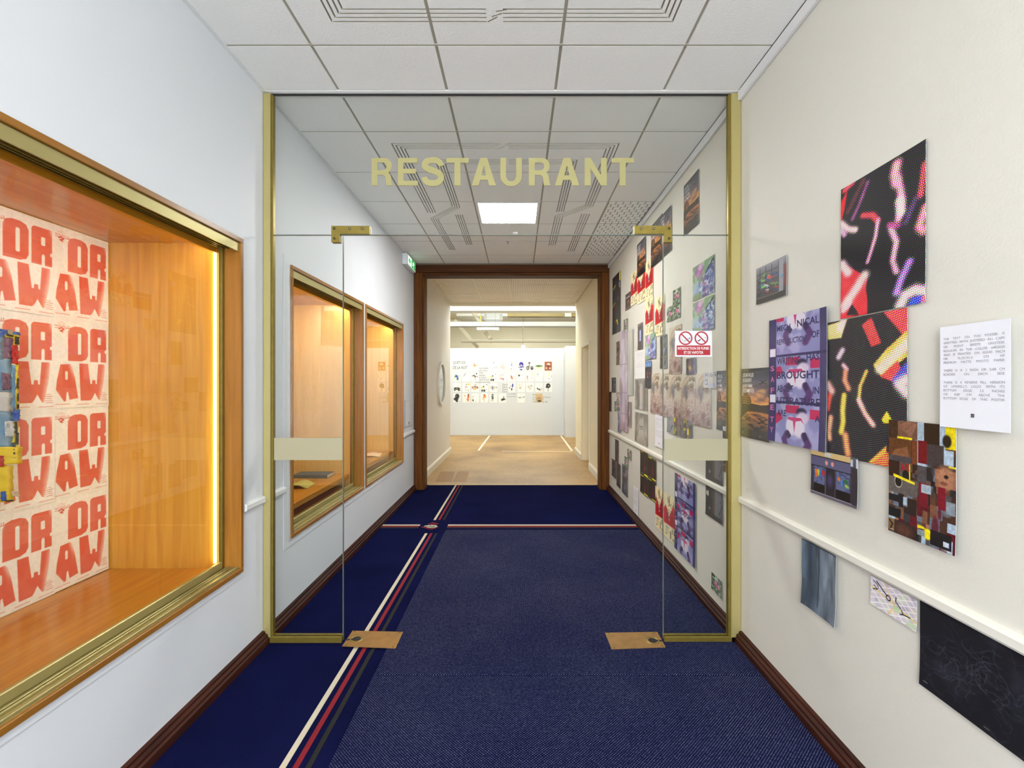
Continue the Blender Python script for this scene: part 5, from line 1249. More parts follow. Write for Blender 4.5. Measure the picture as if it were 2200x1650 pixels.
def p_night(c): c.grad([(0, (90, 130, 190)), (.18, (120, 160, 206)), (.24, (50, 44, 50)), (1, (64, 62, 68))]); r = np.random.default_rng(8); [c.ell(r.uniform(.15, .85), r.uniform(.36, .6), .08, .03, (216, 96, 50), .9, .5) for _ in range(8)]; c.ell(.5, .4, .3, .12, (50, 40, 52), .6, .7); [c.rect(.2, .3+.05*k, .8, .31+.05*k, (110, 104, 110), .6) for k in range(7)]; c.shade(c.noise(8, 10, 3, 2), .2)
def p_lamp(c): c.grad([(0, (84, 66, 62)), (1, (70, 64, 84))]); c.put(smooth(.5, .65, c.noise(5, 6, 2, 3)), (120, 104, 110), .7); c.ell(.4, .6, .14, .16, (196, 160, 60), .9, .6); c.ell(.4, .3, .16, .12, (120, 76, 52), .8, .6); c.rect(.78, 0, .95, 1, (96, 104, 140), .6)
def p_city(c):
    c.a[:] = np.array((104, 98, 94))/255; r = np.random.default_rng(6)
    for k in range(70): x, y = r.random(), r.uniform(-.1, .95); c.rect(x, y, x+r.uniform(.02, .08), y+r.uniform(.1, .4), [(70, 66, 66), (130, 124, 120), (150, 90, 70), (110, 126, 156), (226, 206, 40), (50, 48, 50), (160, 60, 60), (170, 176, 180)][min(int(abs(r.normal(0, 2.6))), 7)], .8)
    c.rect(0, 0, .02, 1, (46, 46, 50)); c.rect(.3, .0, .37, .25, (236, 216, 40)); c.rect(.84, .45, .90, .8, (236, 216, 40))
    c.rect(.03, .02, .3, 1, (120, 120, 128), .6); c.line([(.12, .95), (.2, .6), (.26, .5)], .02, (40, 40, 46)); c.rect(.06, .06, .12, .18, (50, 50, 56))
def p_sheet(c): c.a[:] = np.array((198, 198, 204))/255; c.put(smooth(.5, .65, c.noise(4, 4, 3, 3)), (214, 206, 190), .6); K = (92, 92, 100); c.line([(.1, .25), (.2, .1), (.26, .25), (.36, .1)], .008, K); c.line([(.45, .3), (.55, .1), (.6, .3), (.75, .15)], .008, K); c.line([(.08, .55), (.26, .45), (.3, .8), (.12, .75)], .009, K); c.ell(.9, .2, .06, .08, (120, 130, 70), .7, .5); c.line([(.85, .0), (.97, .25)], .012, K); c.rect(.45, .7, .9, .95, (168, 178, 214), .6)
def p_brown(c): c.a[:] = np.array((112, 84, 60))/255; c.put(smooth(.5, .62, c.noise(4, 6, 5, 3)), (64, 46, 34), .9); c.ell(.5, .3, .26, .12, (40, 30, 26), .8, .5); c.put(smooth(.6, .7, c.noise(6, 9, 8, 2)), (170, 140, 110), .7)
def p_card(c): c.a[:] = np.array((86, 72, 70))/255; c.put(smooth(.5, .65, c.noise(5, 5, 7, 3)), (56, 46, 48), .8); c.rect(.15, .22, .8, .28, (206, 206, 214), .8); c.ell(.5, .5, .14, .09, (196, 110, 56), .9, .6); c.rect(.03, .1, .12, .3, (150, 160, 196), .8); c.rect(0, .85, 1, 1, (112, 104, 100), .7)
def p_label(c): c.a[:] = np.array((70, 68, 72))/255; c.rect(.0, .0, 1, .36, (214, 216, 222)); c.ell(.5, .18, .2, .1, (130, 140, 170), .8, .5); c.rect(.5, .55, 1, .9, (190, 170, 190), .8)

# ---------------------------------------------------------------- the papers on the right wall
M_PR = print_mat('printed_paper', .5, .35); M_GLOSS = print_mat('glossy_print', .22, .5); M_HT = print_mat('halftone_print', .6, .3, .0072)
SH = []
def put(kind, u1, u2, vt, vb, label, cat='poster', grp=None, lay=0, name='poster', m=None, bend=.003, dens=.9, cap=(150, 240), raw=False, fn=None, seedkw=None):
    """a sheet on the right wall: its left and right edge in u, top and bottom in v at the right (near) edge"""
    X = XR-.0035-.0028*lay
    y2 = F_PX*X/(u2-U0); y1 = F_PX*X/(u1-U0)
    z1 = HC-(vt-V0)*y2/F_PX; z0 = HC-(vb-V0)*y2/F_PX
    wm, hm = y1-y2, z1-z0; wpx = u2-u1; hpx = (vb-vt)*.5*(1+y2/y1)
    c = Cv(min(max(wpx*dens*1.15, 10), cap[0]), min(max(hpx*dens, 12), cap[1]))
    (kind if seedkw is None else (lambda q: kind(q, **seedkw)))(c)
    me = sheet_mesh(name, c, wm, hm, bend, seed=len(SH), raw=raw)
    o = bpy.data.objects.new(name, me); COL.objects.link(o); me.materials.append(m or M_PR)
    place(o, 'right', (X, (y1+y2)/2, (z0+z1)/2)); tag(o, label, cat, grp); SH.append(o); return o, wm, hm
G1 = 'papers pinned along the right wall'
def P(kind, u1, u2, vt, vb, label, cat='poster', grp=G1, **k): return put(kind, u1, u2, vt, vb, label, cat, grp, **k)
# near side of the glass partition
P(h1, 1809, 1991.6, 298, 649, 'largest red and black halftone poster, highest on the right wall', m=M_HT, raw=True, dens=.7, cap=(130, 240), bend=.006)
P(h2, 1779.8, 1950.9, 660, 1013, 'yellow and black halftone poster below the red halftone one', m=M_HT, raw=True, dens=.7, cap=(130, 240), lay=1)
P(p_film, 1655, 1779.8, 658, 973, 'purple film strip poster lettered LITERATURE, beside the yellow halftone poster', m=M_GLOSS, lay=2, bend=.008, dens=1.35, cap=(200, 460))
P(p_sunset, 1594, 1655.5, 789, 951.5, 'sunset poster with drones next to the right brass post, on this side of the glass', m=M_GLOSS, lay=1, dens=1.4, cap=(130, 260))
P(p_graff, 1626.3, 1691.2, 546.7, 633.8, 'small photo of a shopfront full of graffiti, alone above the film strip poster', 'photo', name='photo', dens=1.3)
P(p_shop, 1743.5, 1844, 986, 1094.6, 'photo of a dark storefront with coloured paintings, under the film strip poster', 'photo', name='photo', lay=4, dens=1.3, cap=(180, 180))
P(p_collage, 1911, 2055.6, 915, 1195.6, 'dark collage poster of faces with yellow bars, under the white text poster', m=M_GLOSS, lay=3, dens=1.3, cap=(210, 340))
wp, ww_, wh_ = P(lambda c: c.put(np.ones(c.X.shape), (230, 231, 238)), 2021, 2172.7, 683, 931, 'white poster of justified grey capital text at the far right', lay=5, bend=.0015, cap=(40, 60))
P(p_fabric, 1727, 1801, 1196, 1351, 'blue grey photo of creased fabric hanging under the chair rail', 'photo', name='photo', bend=.012, dens=1.1)
P(p_map, 1872.7, 1972.6, 1290, 1358, 'small city map print with black marker lines under the chair rail', 'map', name='map', bend=.006, dens=1.5, cap=(160, 140))
P(p_smoke, 1978.7, 2360, 1472, 1752, 'black poster with wisps of grey smoke at the lower right corner', dens=.7, cap=(240, 170), bend=.004)
# text of the white poster, as flat lettering
LN = ['THE TEXT ON THIS POSTER IS', 'WRITTEN WITH JUSTIFIED ALL CAPS', '100 POINT BREITE GROTESK', 'REGULAR IN THE COLOR #4E2020', 'AND IS PRINTED ON 30X40 INCH', 'OR 76.2X101.6 CM HP', 'PREMIUM MATTE PHOTO PAPER', '', 'THERE IS A 2 INCH OR 5.08 CM', 'BORDER ON EACH SIDE', '', 'THERE IS A REVERSE FILL VERSION', "OF UMARELL'S LOGO WITH ITS", 'BOTTOM EDGE 3.5 INCHES', 'OR 8.89 CM ABOVE THE', 'BOTTOM EDGE OF THIS POSTER']
it = []; x0, x1 = -ww_/2*.88, ww_/2*.86; lh = wh_*.0392; ch = lh*.56
for k, s in enumerate(LN):
    ws = s.split(' ')
    if not s: continue
    wd = [text_tris(q, -.01)[0][:,0].max()*ch/text_tris('H', -.01)[0][:,1].max()*1.06 for q in ws]; gap = (x1-x0-sum(wd))/max(len(ws)-1, 1); x = x0; y = wh_/2-wh_*.115-lh*k-ch
    for q, d in zip(ws, wd): it.append((q, x, y, d, ch, -.01)); x += d+gap
letters('lettering', it, mat('poster_ink', rgb(120, 112, 118), .6), wp, zoff=.0022, nat=True)
me = bpy.data.meshes.new('logo'); q = ww_*.024; me.from_pydata([(-q, -wh_*.37-q, .0022), (q, -wh_*.37-q, .0022), (q, -wh_*.37+q, .0022), (-q, -wh_*.37+q, .0022)], [], [(0, 1, 2, 3)])
link_mesh('logo_square', me, mat('logo_ink', rgb(52, 40, 46), .6), wp)
letters('logo_letter', [('U', -q*.5, -wh_*.37-q*.5, q, q, .0)], mat('logo_white', rgb(200, 196, 200), .6), wp, zoff=.0024)

# beyond the glass: upper rows
SUN = 'sunset posters beyond the glass'
P(p_sunset, 1469.5, 1501.9, 361.7, 479.4, 'sunset poster with drones, highest on the wall beyond the glass', m=M_GLOSS, grp=SUN)
P(p_sunset, 1418.5, 1441.9, 440.3, 536.5, 'sunset poster partly behind the right brass corner fitting, the nearer of the overlapping two', m=M_GLOSS, grp=SUN, lay=2)
P(p_sunset, 1399.0, 1424.4, 457, 554.6, 'sunset poster behind the right brass corner fitting, half under its nearer neighbour', m=M_GLOSS, grp=SUN, lay=1)
P(p_sunset, 1369, 1386.5, 506.7, 582.5, 'sunset poster beyond the glass farthest from the brass fitting, above the red tickets', m=M_GLOSS, grp=SUN, lay=2)
P(p_sunset, 1540.4, 1568.5, 795.4, 929, 'sunset poster seen through the right glass pane beside the brass post', m=M_GLOSS, grp=SUN, dens=1.3)
P(p_collage_far, 1316.2, 1333.5, 579.7, 710.7, 'tall dark collage with a yellow corner, nearest the wooden casing', dens=1.2)
TK = 'red and cream ticket posters'
P(p_ticket, 1355.8, 1369.7, 577, 649, 'red and cream ticket poster in the upper row, farthest of three', grp=TK, dens=1.3)
P(p_ticket, 1369.7, 1387, 566, 643.8, 'red and cream ticket poster in the upper row, middle of three under a sunset poster', grp=TK, dens=1.3)
P(p_ticket, 1387.3, 1403.2, 551, 635.4, 'red and cream ticket poster in the upper row, nearest of three', grp=TK, dens=1.3)
P(p_ticket, 1386.8, 1404, 635.4, 715, 'red and cream ticket poster in the lower pair, farther one, above a blue flower print', grp=TK, dens=1.3)
P(p_ticket, 1408.2, 1428, 630.5, 717, 'red and cream ticket poster in the lower pair, behind the glass edge', grp=TK, dens=1.3)
P(p_ticket, 1408.5, 1427, 1056, 1149, 'red and cream ticket poster low on the wall, farther of the two above the baseboard', grp=TK, dens=1.3)
P(p_ticket, 1427, 1452, 1074, 1174, 'red and cream ticket poster low on the wall, touching the small film strip poster', grp=TK, dens=1.3)
P(p_card, 1344.1, 1355.8, 624.3, 660.5, 'small dark photo with an orange light left of the red tickets', 'photo', name='photo', dens=1.3)
HY = 'blue hydrangea prints'
P(p_hydrangea, 1489, 1535, 545.7, 626.5, 'blue hydrangea print above its twin, high behind the right glass pane', grp=HY, m=M_GLOSS, dens=1.3)
P(p_hydrangea, 1489, 1535, 631.2, 705.7, 'blue hydrangea print below its twin, just above the no smoking sign', grp=HY, m=M_GLOSS, dens=1.3, seedkw=dict(seed=1))
P(p_hydrangea, 1386.5, 1409, 713, 769, 'small blue hydrangea print under the red tickets', grp=HY, dens=1.3, lay=1, seedkw=dict(seed=2))
FL = 'pink flower photos'
P(p_flower, 1446.4, 1462.3, 615.4, 648, 'pink flower photo on top of a cluster of three', 'photo', FL, name='photo', dens=1.4)
P(p_flower, 1447.5, 1462.3, 648.5, 680.6, 'pink flower photo at the lower right of a cluster of three', 'photo', FL, name='photo', dens=1.4, seedkw=dict(seed=3))
P(p_flower, 1433.3, 1447.4, 655, 687, 'pink flower photo at the lower left of a cluster of three', 'photo', FL, name='photo', dens=1.4, seedkw=dict(seed=6))
P(p_flower, 1529.3, 1551.3, 1249.5, 1287, 'pink flower photo alone, lowest on the right wall near the brass post', 'photo', FL, name='photo', dens=1.5)
P(p_flower, 1348.3, 1356, 968, 989, 'tiny pink flower photo just under the chair rail, upper of two', 'photo', FL, name='photo', dens=1.5, lay=1)
P(p_flower, 1341.7, 1349, 984, 1007, 'tiny pink flower photo lapping the tall grey blue strip', 'photo', FL, name='photo', dens=1.5, lay=2, seedkw=dict(seed=3))
P(p_flower, 1340.5, 1348, 683, 706, 'tiny pink flower photo on top of the tall lilac strip', 'photo', FL, name='photo', dens=1.5, lay=1)
P(p_flower, 1326, 1333, 862, 883, 'tiny flower photo against the left edge of the lilac strip', 'photo', FL, name='photo', dens=1.5, seedkw=dict(seed=6))
P(p_flower, 1320.4, 1325.5, 863, 884, 'tiny flower photo second to the left of the lilac strip', 'photo', FL, name='photo', dens=1.5, seedkw=dict(seed=3))
P(p_dark, 1324.6, 1333, 843, 864, 'tiny pinkish photo left of the lilac strip, above the tiny flowers', 'photo', name='photo', dens=1.5, seedkw=dict(tint=(170, 150, 150), seed=5))
# middle height
P(p_lilac, 1331.6, 1348.9, 704, 930, 'tall pale lilac strip of four joined prints near the casing', lay=1, dens=1.2, cap=(60, 260))
P(p_pale, 1348.5, 1361, 706, 850, 'pale grey green strip beside the tall lilac one', dens=1.0)
P(p_brown, 1324.6, 1332.5, 731.6, 783, 'small brown photo tucked behind the lilac strip', 'photo', name='photo', dens=1.3)
P(p_portrait, 1370.6, 1381.2, 691.7, 749, 'narrow brown photo of a doorway with a bluish pane', 'photo', name='photo', dens=1.4)
P(p_grid, 1365, 1386.5, 750, 813, 'white page with a faint grid above the two tall grey photos', 'page', name='page', dens=1.4)
P(p_night, 1386.6, 1399.5, 774.7, 833.7, 'small night photo with orange lights, under the small hydrangea print', 'photo', name='photo', dens=1.4, lay=1)
P(p_two, 1418.8, 1433.6, 717.7, 790.7, 'pair of dark photos behind the edge of the right glass pane', 'photo', name='photo', dens=1.4)
PE_ = 'pebbled artwork posters'
P(p_pebble, 1438.3, 1464.5, 695.4, 803, 'pebbled artwork poster half behind the no smoking sign', grp=PE_, dens=1.3)
xs_ = [(1398, 1417.2, 891, 'leftmost'), (1417.2, 1438.3, 897.5, 'second from the left'), (1438.3, 1464.5, 905.7, 'middle'), (1464.8, 1494.8, 913, 'second from the right'), (1495.6, 1528, 921, 'rightmost')]
for k, (u1, u2, vb, w_) in enumerate(xs_): P(p_pebble, u1, u2, 801, vb, f'pebbled artwork poster, {w_} in the row of five', grp=PE_, dens=1.3, cap=(60, 150), seedkw=dict(seed=k))
P(p_lamp, 1475, 1495, 767.8, 804.5, 'dark photo with a yellow lamp right under the no smoking sign', 'photo', name='photo', dens=1.4, lay=1)
P(p_sheet, 1512.6, 1540.4, 798.6, 833.7, 'pale sheet with pen scribbles lapping the rightmost pebbled poster', 'drawing', name='drawing', dens=1.4, lay=1)
P(p_city, 1434, 1486.4, 905, 945, 'blurred city photo just above the beige band on the right pane', 'photo', name='photo', dens=1.4, lay=1)
P(p_label, 1553.5, 1569, 918.8, 945, 'small card under the sunset poster beside the brass post', 'card', name='card', dens=1.4, lay=1)
P(p_dark, 1314.6, 1323.4, 810.7, 843.5, 'small dark grey photo with yellow marks near the wooden casing', 'photo', name='photo', dens=1.4, seedkw=dict(tint=(70, 72, 80), seed=8))
P(p_dark, 1309.2, 1314, 842, 884.4, 'narrow dark photo touching the wooden casing', 'photo', name='photo', dens=1.4, seedkw=dict(tint=(60, 54, 58), seed=2))
P(p_dark, 1327.6, 1334.9, 884, 932, 'narrow blue grey photo at the foot of the lilac strip', 'photo', name='photo', dens=1.4, seedkw=dict(tint=(130, 134, 160), seed=3))
P(p_dark, 1348, 1357, 864, 919, 'narrow brownish photo with a pink mark right of the lilac strip', 'photo', name='photo', dens=1.4, seedkw=dict(tint=(136, 120, 116), seed=4))
P(p_legs, 1364.6, 1391.5, 815, 882.8, 'upper grey photo of pale vertical folds', 'photo', name='photo', dens=1.4)
P(p_tunnel, 1364.6, 1391.5, 891, 960.3, 'lower grey photo of a pale tunnel shape, just above the chair rail', 'photo', name='photo', dens=1.4)
P(p_page, 1407.9, 1425.9, 893, 965.6, 'white text page left of the beige band, above the chair rail', 'page', name='page', dens=1.4)
# below the chair rail and round it
P(p_door, 1516.9, 1553.5, 968, 1047.4, 'grey interior photo under the beige band, resting on the chair rail', 'photo', 'grey interior photos', name='photo', dens=1.4, lay=0)
P(p_door, 1516.9, 1553.5, 1060, 1129, 'grey interior photo hanging below the chair rail', 'photo', 'grey interior photos', name='photo', dens=1.4)
P(p_brown, 1553.8, 1569, 985, 1018.6, 'small dark photo squeezed against the brass post under the beige band', 'photo', name='photo', dens=1.4)
P(p_film, 1450.4, 1495, 1040, 1222.3, 'smaller purple film strip poster under the chair rail, behind the right pane', m=M_GLOSS, dens=1.3, cap=(90, 240), lay=1)
YL = 'black posters with yellow lettering'
for u1, u2, vt, vb, w_ in ((1376, 1393, 975, 1029, 'upper left'), (1393, 1410.5, 989, 1038, 'upper right'), (1376, 1393, 1029.5, 1070, 'lower left'), (1393, 1410.5, 1038.5, 1082.5, 'lower right')):
    P(p_yellow, u1, u2, vt, vb, f'black poster with yellow lettering, {w_} of the block of four', grp=YL, dens=1.4)
P(p_dark, 1321.8, 1329.3, 947, 996, 'narrow dark photo under the chair rail, topmost of three near the casing', 'photo', name='photo', dens=1.4, seedkw=dict(tint=(58, 50, 54), seed=2))
P(p_dark, 1315, 1324.6, 992, 1030, 'dark photo near the casing, left one of the lower overlapping two', 'photo', name='photo', dens=1.4, seedkw=dict(tint=(70, 60, 68), seed=6))
P(p_dark, 1325, 1333, 999, 1050.4, 'dark photo near the casing, right one of the lower overlapping two', 'photo', name='photo', dens=1.4, seedkw=dict(tint=(56, 48, 54), seed=7), lay=1)
P(p_dark, 1336.8, 1349, 1004, 1069.4, 'tall grey blue strip low on the wall near the casing', 'photo', name='photo', dens=1.4, seedkw=dict(tint=(96, 92, 100), seed=1))
P(p_page, 1361.4, 1371.8, 1051, 1110, 'white text page lowest on the wall, above the baseboard', 'page', name='page', dens=1.4)

# ---------------------------------------------------------------- posters in the first showcase
def p_draw(c):
    c.a[:] = np.array((250, 250, 248))/255; c.shade(c.noise(30, 40, 1, 3), .04)
    R = (226, 92, 68)
    def fade(m, pts_dir=None): return m
    def L(polys, holes, fx=None, col=R):
        m = np.zeros(c.X.shape)
        for p in polys: m = np.maximum(m, c.poly(p, None, mask_only=True, blur=1))
        for p in holes: m = m*(1-c.poly(p, None, mask_only=True, blur=1))
        if fx is not None: m = m*fx
        c.put(m*(.86+.2*(c.noise(6, 8, 3, 3)-.5)), col)
    def rr(x0, y0, x1, y1, a=.02, b=.02, tl=1, t_r=1, br=1, bl=1):
        p = []
        for (x, y, sx_, sy_, on) in ((x0, y0, 1, 1, tl), (x1, y0, -1, 1, t_r), (x1, y1, -1, -1, br), (x0, y1, 1, -1, bl)):
            q = [(x, y+sy_*b), (x+sx_*a*.3, y+sy_*b*.3), (x+sx_*a, y)] if on else [(x, y)]
            if (sx_ > 0) != (sy_ > 0): q = q[::-1]
            p += q
        return p
    # D: slab with a slot; R; A; W, all with heavy rounded shoulders
    L([rr(.24, .085, .60, .475, .12, .07, 1, 1, 1, 0)], [rr(.415, .16, .475, .40, .02, .012)], 1-smooth(.10, .0, c.X-.20)*smooth(.25, .05, c.Y)*.8)
    L([rr(.64, .085, .955, .475, .05, .035, 1, 0, 0, 0)], [rr(.785, .18, .85, .27, .015, .01), rr(.795, .36, .845, .48, .02, .02, 1, 1, 0, 0), [(.925, .335), (.93, .37), (.99, .36), (.99, .32)], [(.955, .38), (.985, .475), (1, .475), (1, .36)]], 1-.9*smooth(.88, .975, c.X)*smooth(.20, .07, c.Y))
    L([[(.11, .52), (.28, .51), (.315, .54), (.36, .66), (.415, .895), (.22, .915), (.17, .93), (.035, .80), (.05, .70), (.085, .60)]], [rr(.19, .59, .235, .69, .02, .014), [(.20, .92), (.215, .83), (.24, .82), (.262, .91)]], (1-.85*smooth(.22, .33, c.X-.35*(c.Y-.52))*smooth(.74, .55, c.Y))*(1-.85*smooth(.14, .02, c.X)*smooth(.78, .93, c.Y)))
    L([[(.44, .50), (.60, .50), (.645, .735), (.675, .735), (.682, .69), (.738, .69), (.745, .735), (.77, .735), (.795, .50), (.92, .50), (.93, .53), (.90, .72), (.83, .925), (.80, .925), (.73, .84), (.68, .90), (.645, .925), (.46, .925)]], [], 1-.9*smooth(.80, .95, c.X+.25*(c.Y-.7)))
    c.text('PASSERELLE', .01, .085, .27, .112, (214, 96, 78), .0); c.line([(.0, .125), (.27, .118)], .003, (214, 96, 78)); c.line([(.09, .13), (.13, .115), (.17, .135), (.11, .15), (.15, .16)], .010, (214, 96, 78)); c.rect(.10, .05, .17, .055, (222, 150, 136), .8); c.rect(.06, .066, .2, .071, (222, 150, 136), .8)
    for k, (a, b) in enumerate(((.86, .94), (.83, .97), (.85, .95), (.84, .97), (.86, .96))): c.rect(a, .835+.022*k, b, .843+.022*k, (224, 150, 136), .75)
    c.rect(.02, .955, .27, .962, (226, 140, 124), .8); c.rect(.40, .962, .62, .969, (226, 140, 124), .8); c.rect(.74, .968, .98, .975, (226, 140, 124), .7)
DW, DH = .288, .4130
cv = Cv(200, 290); p_draw(cv); dme = sheet_mesh('lettered_poster', cv, DW, DH, .002, seed=3); dme.materials.append(M_PR)
ytop = 2.157; yr = 2.446; rown = ('top', 'second', 'third', 'bottom')
for cidx in range(3):
    for k in range(4):
        o = bpy.data.objects.new('lettered_poster', dme); COL.objects.link(o)
        y = yr-DW/2-(DW-.003)*cidx; z = ytop-DH/2-(DH-.0015)*k-(.002 if cidx == 1 else 0)
        place(o, 'left', (BX+.002+.0012*((cidx+k) % 2)+.0024*(cidx == 1), y, z))
        tag(o, f'white poster with red DR AW letters, {rown[k]} row, {("column next to the corner", "second column from the corner", "third column from the corner")[cidx]}', 'poster', 'red lettered posters in the big showcase')
# patchwork of plastic bags hanging before the posters
qx = -2.0
def film_mat(name, col, rough=.12):
    m = mat(name, col, rough, spec=.6, noise=.12, nscale=40); b = m.node_tree.nodes['Principled BSDF']; b.inputs['Alpha'].default_value = .88; return m
PL = {'b': film_mat('plastic_blue', rgb(30, 96, 200)), 'l': film_mat('plastic_light_blue', rgb(120, 168, 210)), 'p': film_mat('plastic_plum', rgb(120, 84, 120)), 'r': film_mat('plastic_red', rgb(206, 40, 44)), 'y': film_mat('plastic_yellow', rgb(238, 216, 36)), 'k': mat('plastic_black', rgb(24, 24, 22), .2), 'w': film_mat('plastic_clear', rgb(206, 214, 222)), 't': film_mat('plastic_beige', rgb(226, 200, 170))}
def qy(u): return F_PX*qx/(u-U0)
quilt = empty('plastic_bag_quilt', (qx, qy(0), .9), 'patchwork of blue, red and yellow plastic bags in the big showcase', 'patchwork')
def patch(u0, u1, va0, va1, vb0, vb1, k, lay=0, amp=.006):
    """va: top at left/right edge, vb: bottom at left/right edge (pixels)"""
    y0, y1 = qy(u0), qy(u1); zz = [HC-(v-V0)*y/F_PX for v, y in ((va0, y0), (va1, y1), (vb0, y0), (vb1, y1))]
    n, m_ = 9, 13; v = []; f = []; r = np.random.default_rng(int(abs(u0*7+va0)))
    for j in range(m_):
        for i in range(n):
            s, t = i/(n-1), j/(m_-1); z = (zz[0]*(1-s)+zz[1]*s)*(1-t)+(zz[2]*(1-s)+zz[3]*s)*t
            v.append((qx+.004*lay+r.uniform(-amp, amp)*(.5 if k != 'k' else .1), y0+(y1-y0)*s+r.uniform(-.0012, .0012), z+r.uniform(-.001, .001)))
    for j in range(m_-1):
        for i in range(n-1): a = j*n+i; f.append((a, a+1, a+n+1, a+n))
    me = bpy.data.meshes.new('plastic_patch'); ow = wloc(quilt); me.from_pydata([(p[0]-ow.x, p[1]-ow.y, p[2]-ow.z) for p in v], [], f)
    me.polygons.foreach_set('use_smooth', [True]*len(me.polygons)); o = link_mesh('plastic_patch', me, PL[k], quilt); md = o.modifiers.new('t', 'SOLIDIFY'); md.thickness = .0008
    return o
for a in ((-90, 43, 692, 714, 726, 722, 'b'), (-90, 6, 724, 722, 775, 775, 'l'), (6, 27, 722, 724, 770, 772, 'p'), (8, 40, 716, 721, 724, 727, 'y', 1), (9, 24, 717, 720, 721, 724, 'k', 2), (27, 39, 720, 722, 742, 742, 'y', 1), (28, 37, 722, 724, 740, 740, 'k', 2), (23, 37, 740, 741, 780, 784, 'r', 1), (-90, 25, 772, 772, 842, 842, 'l'), (2, 20, 800, 804, 838, 838, 'p', 1), (24, 33, 784, 786, 880, 880, 'l'), (32, 37, 782, 784, 880, 880, 'y', 1), (32.5, 36, 812, 813, 835, 835, 'k', 2), (33, 36, 845, 845, 862, 862, 'k', 2), (33, 36.5, 868, 868, 878, 878, 'k', 2), (-90, 26, 842, 842, 882, 882, 'b', -1), (-90, 26, 842, 842, 884, 884, 'w'), (25, 40, 880, 880, 905, 904, 'b', 1), (-90, 28, 884, 884, 962, 962, 'l'), (8, 28, 905, 905, 938, 938, 'w', 1), (27, 39, 904, 904, 985, 985, 'y'), (29, 35, 906, 906, 930, 930, 'k', 1), (31, 38, 928, 930, 955, 955, 'k', 1), (26, 31, 950, 950, 984, 984, 'k', 1), (-90, 45, 960, 960, 1002, 996, 'y', 1), (-90, 28, 1000, 1000, 1082, 1078, 'y'), (-90, 3, 978, 979, 1004, 1003, 'r', 2), (0, 11, 1056, 1056, 1076, 1076, 'b', 1), (10, 27, 1074, 1074, 1079, 1077, 'k', 1), (23, 40, 1054, 1056, 1066, 1067, 't', 1)): patch(*a)
MB().tube([(qx-.004, qy(-95), 1.668), (qx-.004, qy(43), 1.645)], .004, 6).build('hanging_rod', M_STEEL, quilt)
for u in (-60, -25):
    y = qy(u); MB().tube([(qx, y, 1.655), (qx, y, SZ1-.0265)], .0012, 5).build('thread', M_STEEL, quilt)
p = px(21, 713, X=qx+.008); MB().tube([(qx+.006, p.y, p.z), (qx+.010, p.y, p.z)], .010, 14).build('eyelet', M_STEEL, quilt)

# ---------------------------------------------------------------- drawings and lettering on the far white wall
def far(u, v): p = px(u, v, Y=YB-.002); return p
def fl_text(rows, m, name='lettering'):
    it = MB()
    for s, u0, v0, u1, v1, b in rows:
        a, c = far(u0, v1), far(u1, v0); v, f = fit_text(s, c.x-a.x, c.z-a.z, b, 2); it.add([(p[0]+a.x, YB-.0015, p[1]+a.z) for p in v], f)
    it.build(name, m, fw)
M_WINK = mat('wall_lettering_grey', rgb(104, 104, 108), .7)
fl_text([('QUIÉTUDE', 973.3, 774, 1000, 783.2, .01), ('DE LA NUIT', 973.5, 786.2, 1004, 793, .01)], M_WINK)
V1 = ['Il est tombée', 'avait c’est la', 'visage', 'monsieurs', 'et c’est la', 'regret du bord', 'Le action de la lande']
fl_text([(s, 1028.5 if k < 6 else 1021, 788.6+5.05*k, (1049, 1047, 1038, 1042, 1044, 1051, 1053)[k], 792.8+5.05*k, 0) for k, s in enumerate(V1)], M_WINK)
fl_text([(s, 1079.5, 824+5.1*k, (1091, 1090, 1091, 1091)[k], 828+5.1*k, 0) for k, s in enumerate(('Dans le', 'Dans et', 'Dans le', 'Dans ne'))]+[('il est possible', 1088, 844.5, 1109, 848.6, 0), ('n’est au loin, à', 1088, 849.8, 1110.5, 853.8, 0)], M_WINK)
fl_text([('pas', 1144.6, 846.3, 1149.8, 850.2, 0), ('Le', 1144.6, 851.2, 1148.6, 855, 0), ('de', 1144.6, 856.2, 1148, 860, 0), ('C’est', 1144.6, 861, 1150, 864.8, 0), ('de l’eau au', 1166.5, 851.2, 1182.5, 855, 0), ('que', 1163, 856.2, 1168, 860, 0), ('le réal', 1166.5, 861, 1176.5, 864.8, 0)], M_WINK)
OR_, BK, BL, GR, RD, YE_, BR = (206, 112, 70), (34, 32, 34), (36, 58, 190), (110, 150, 120), (190, 70, 50), (236, 206, 70), (150, 84, 56)
FX_ = [981.6, 1001.6, 1020.8, 1040.6, 1060, 1079.6, 1099.4, 1119.6, 1138.5, 1158, 1177.8]; FY_ = [786.6, 809.6, 832.5, 855]
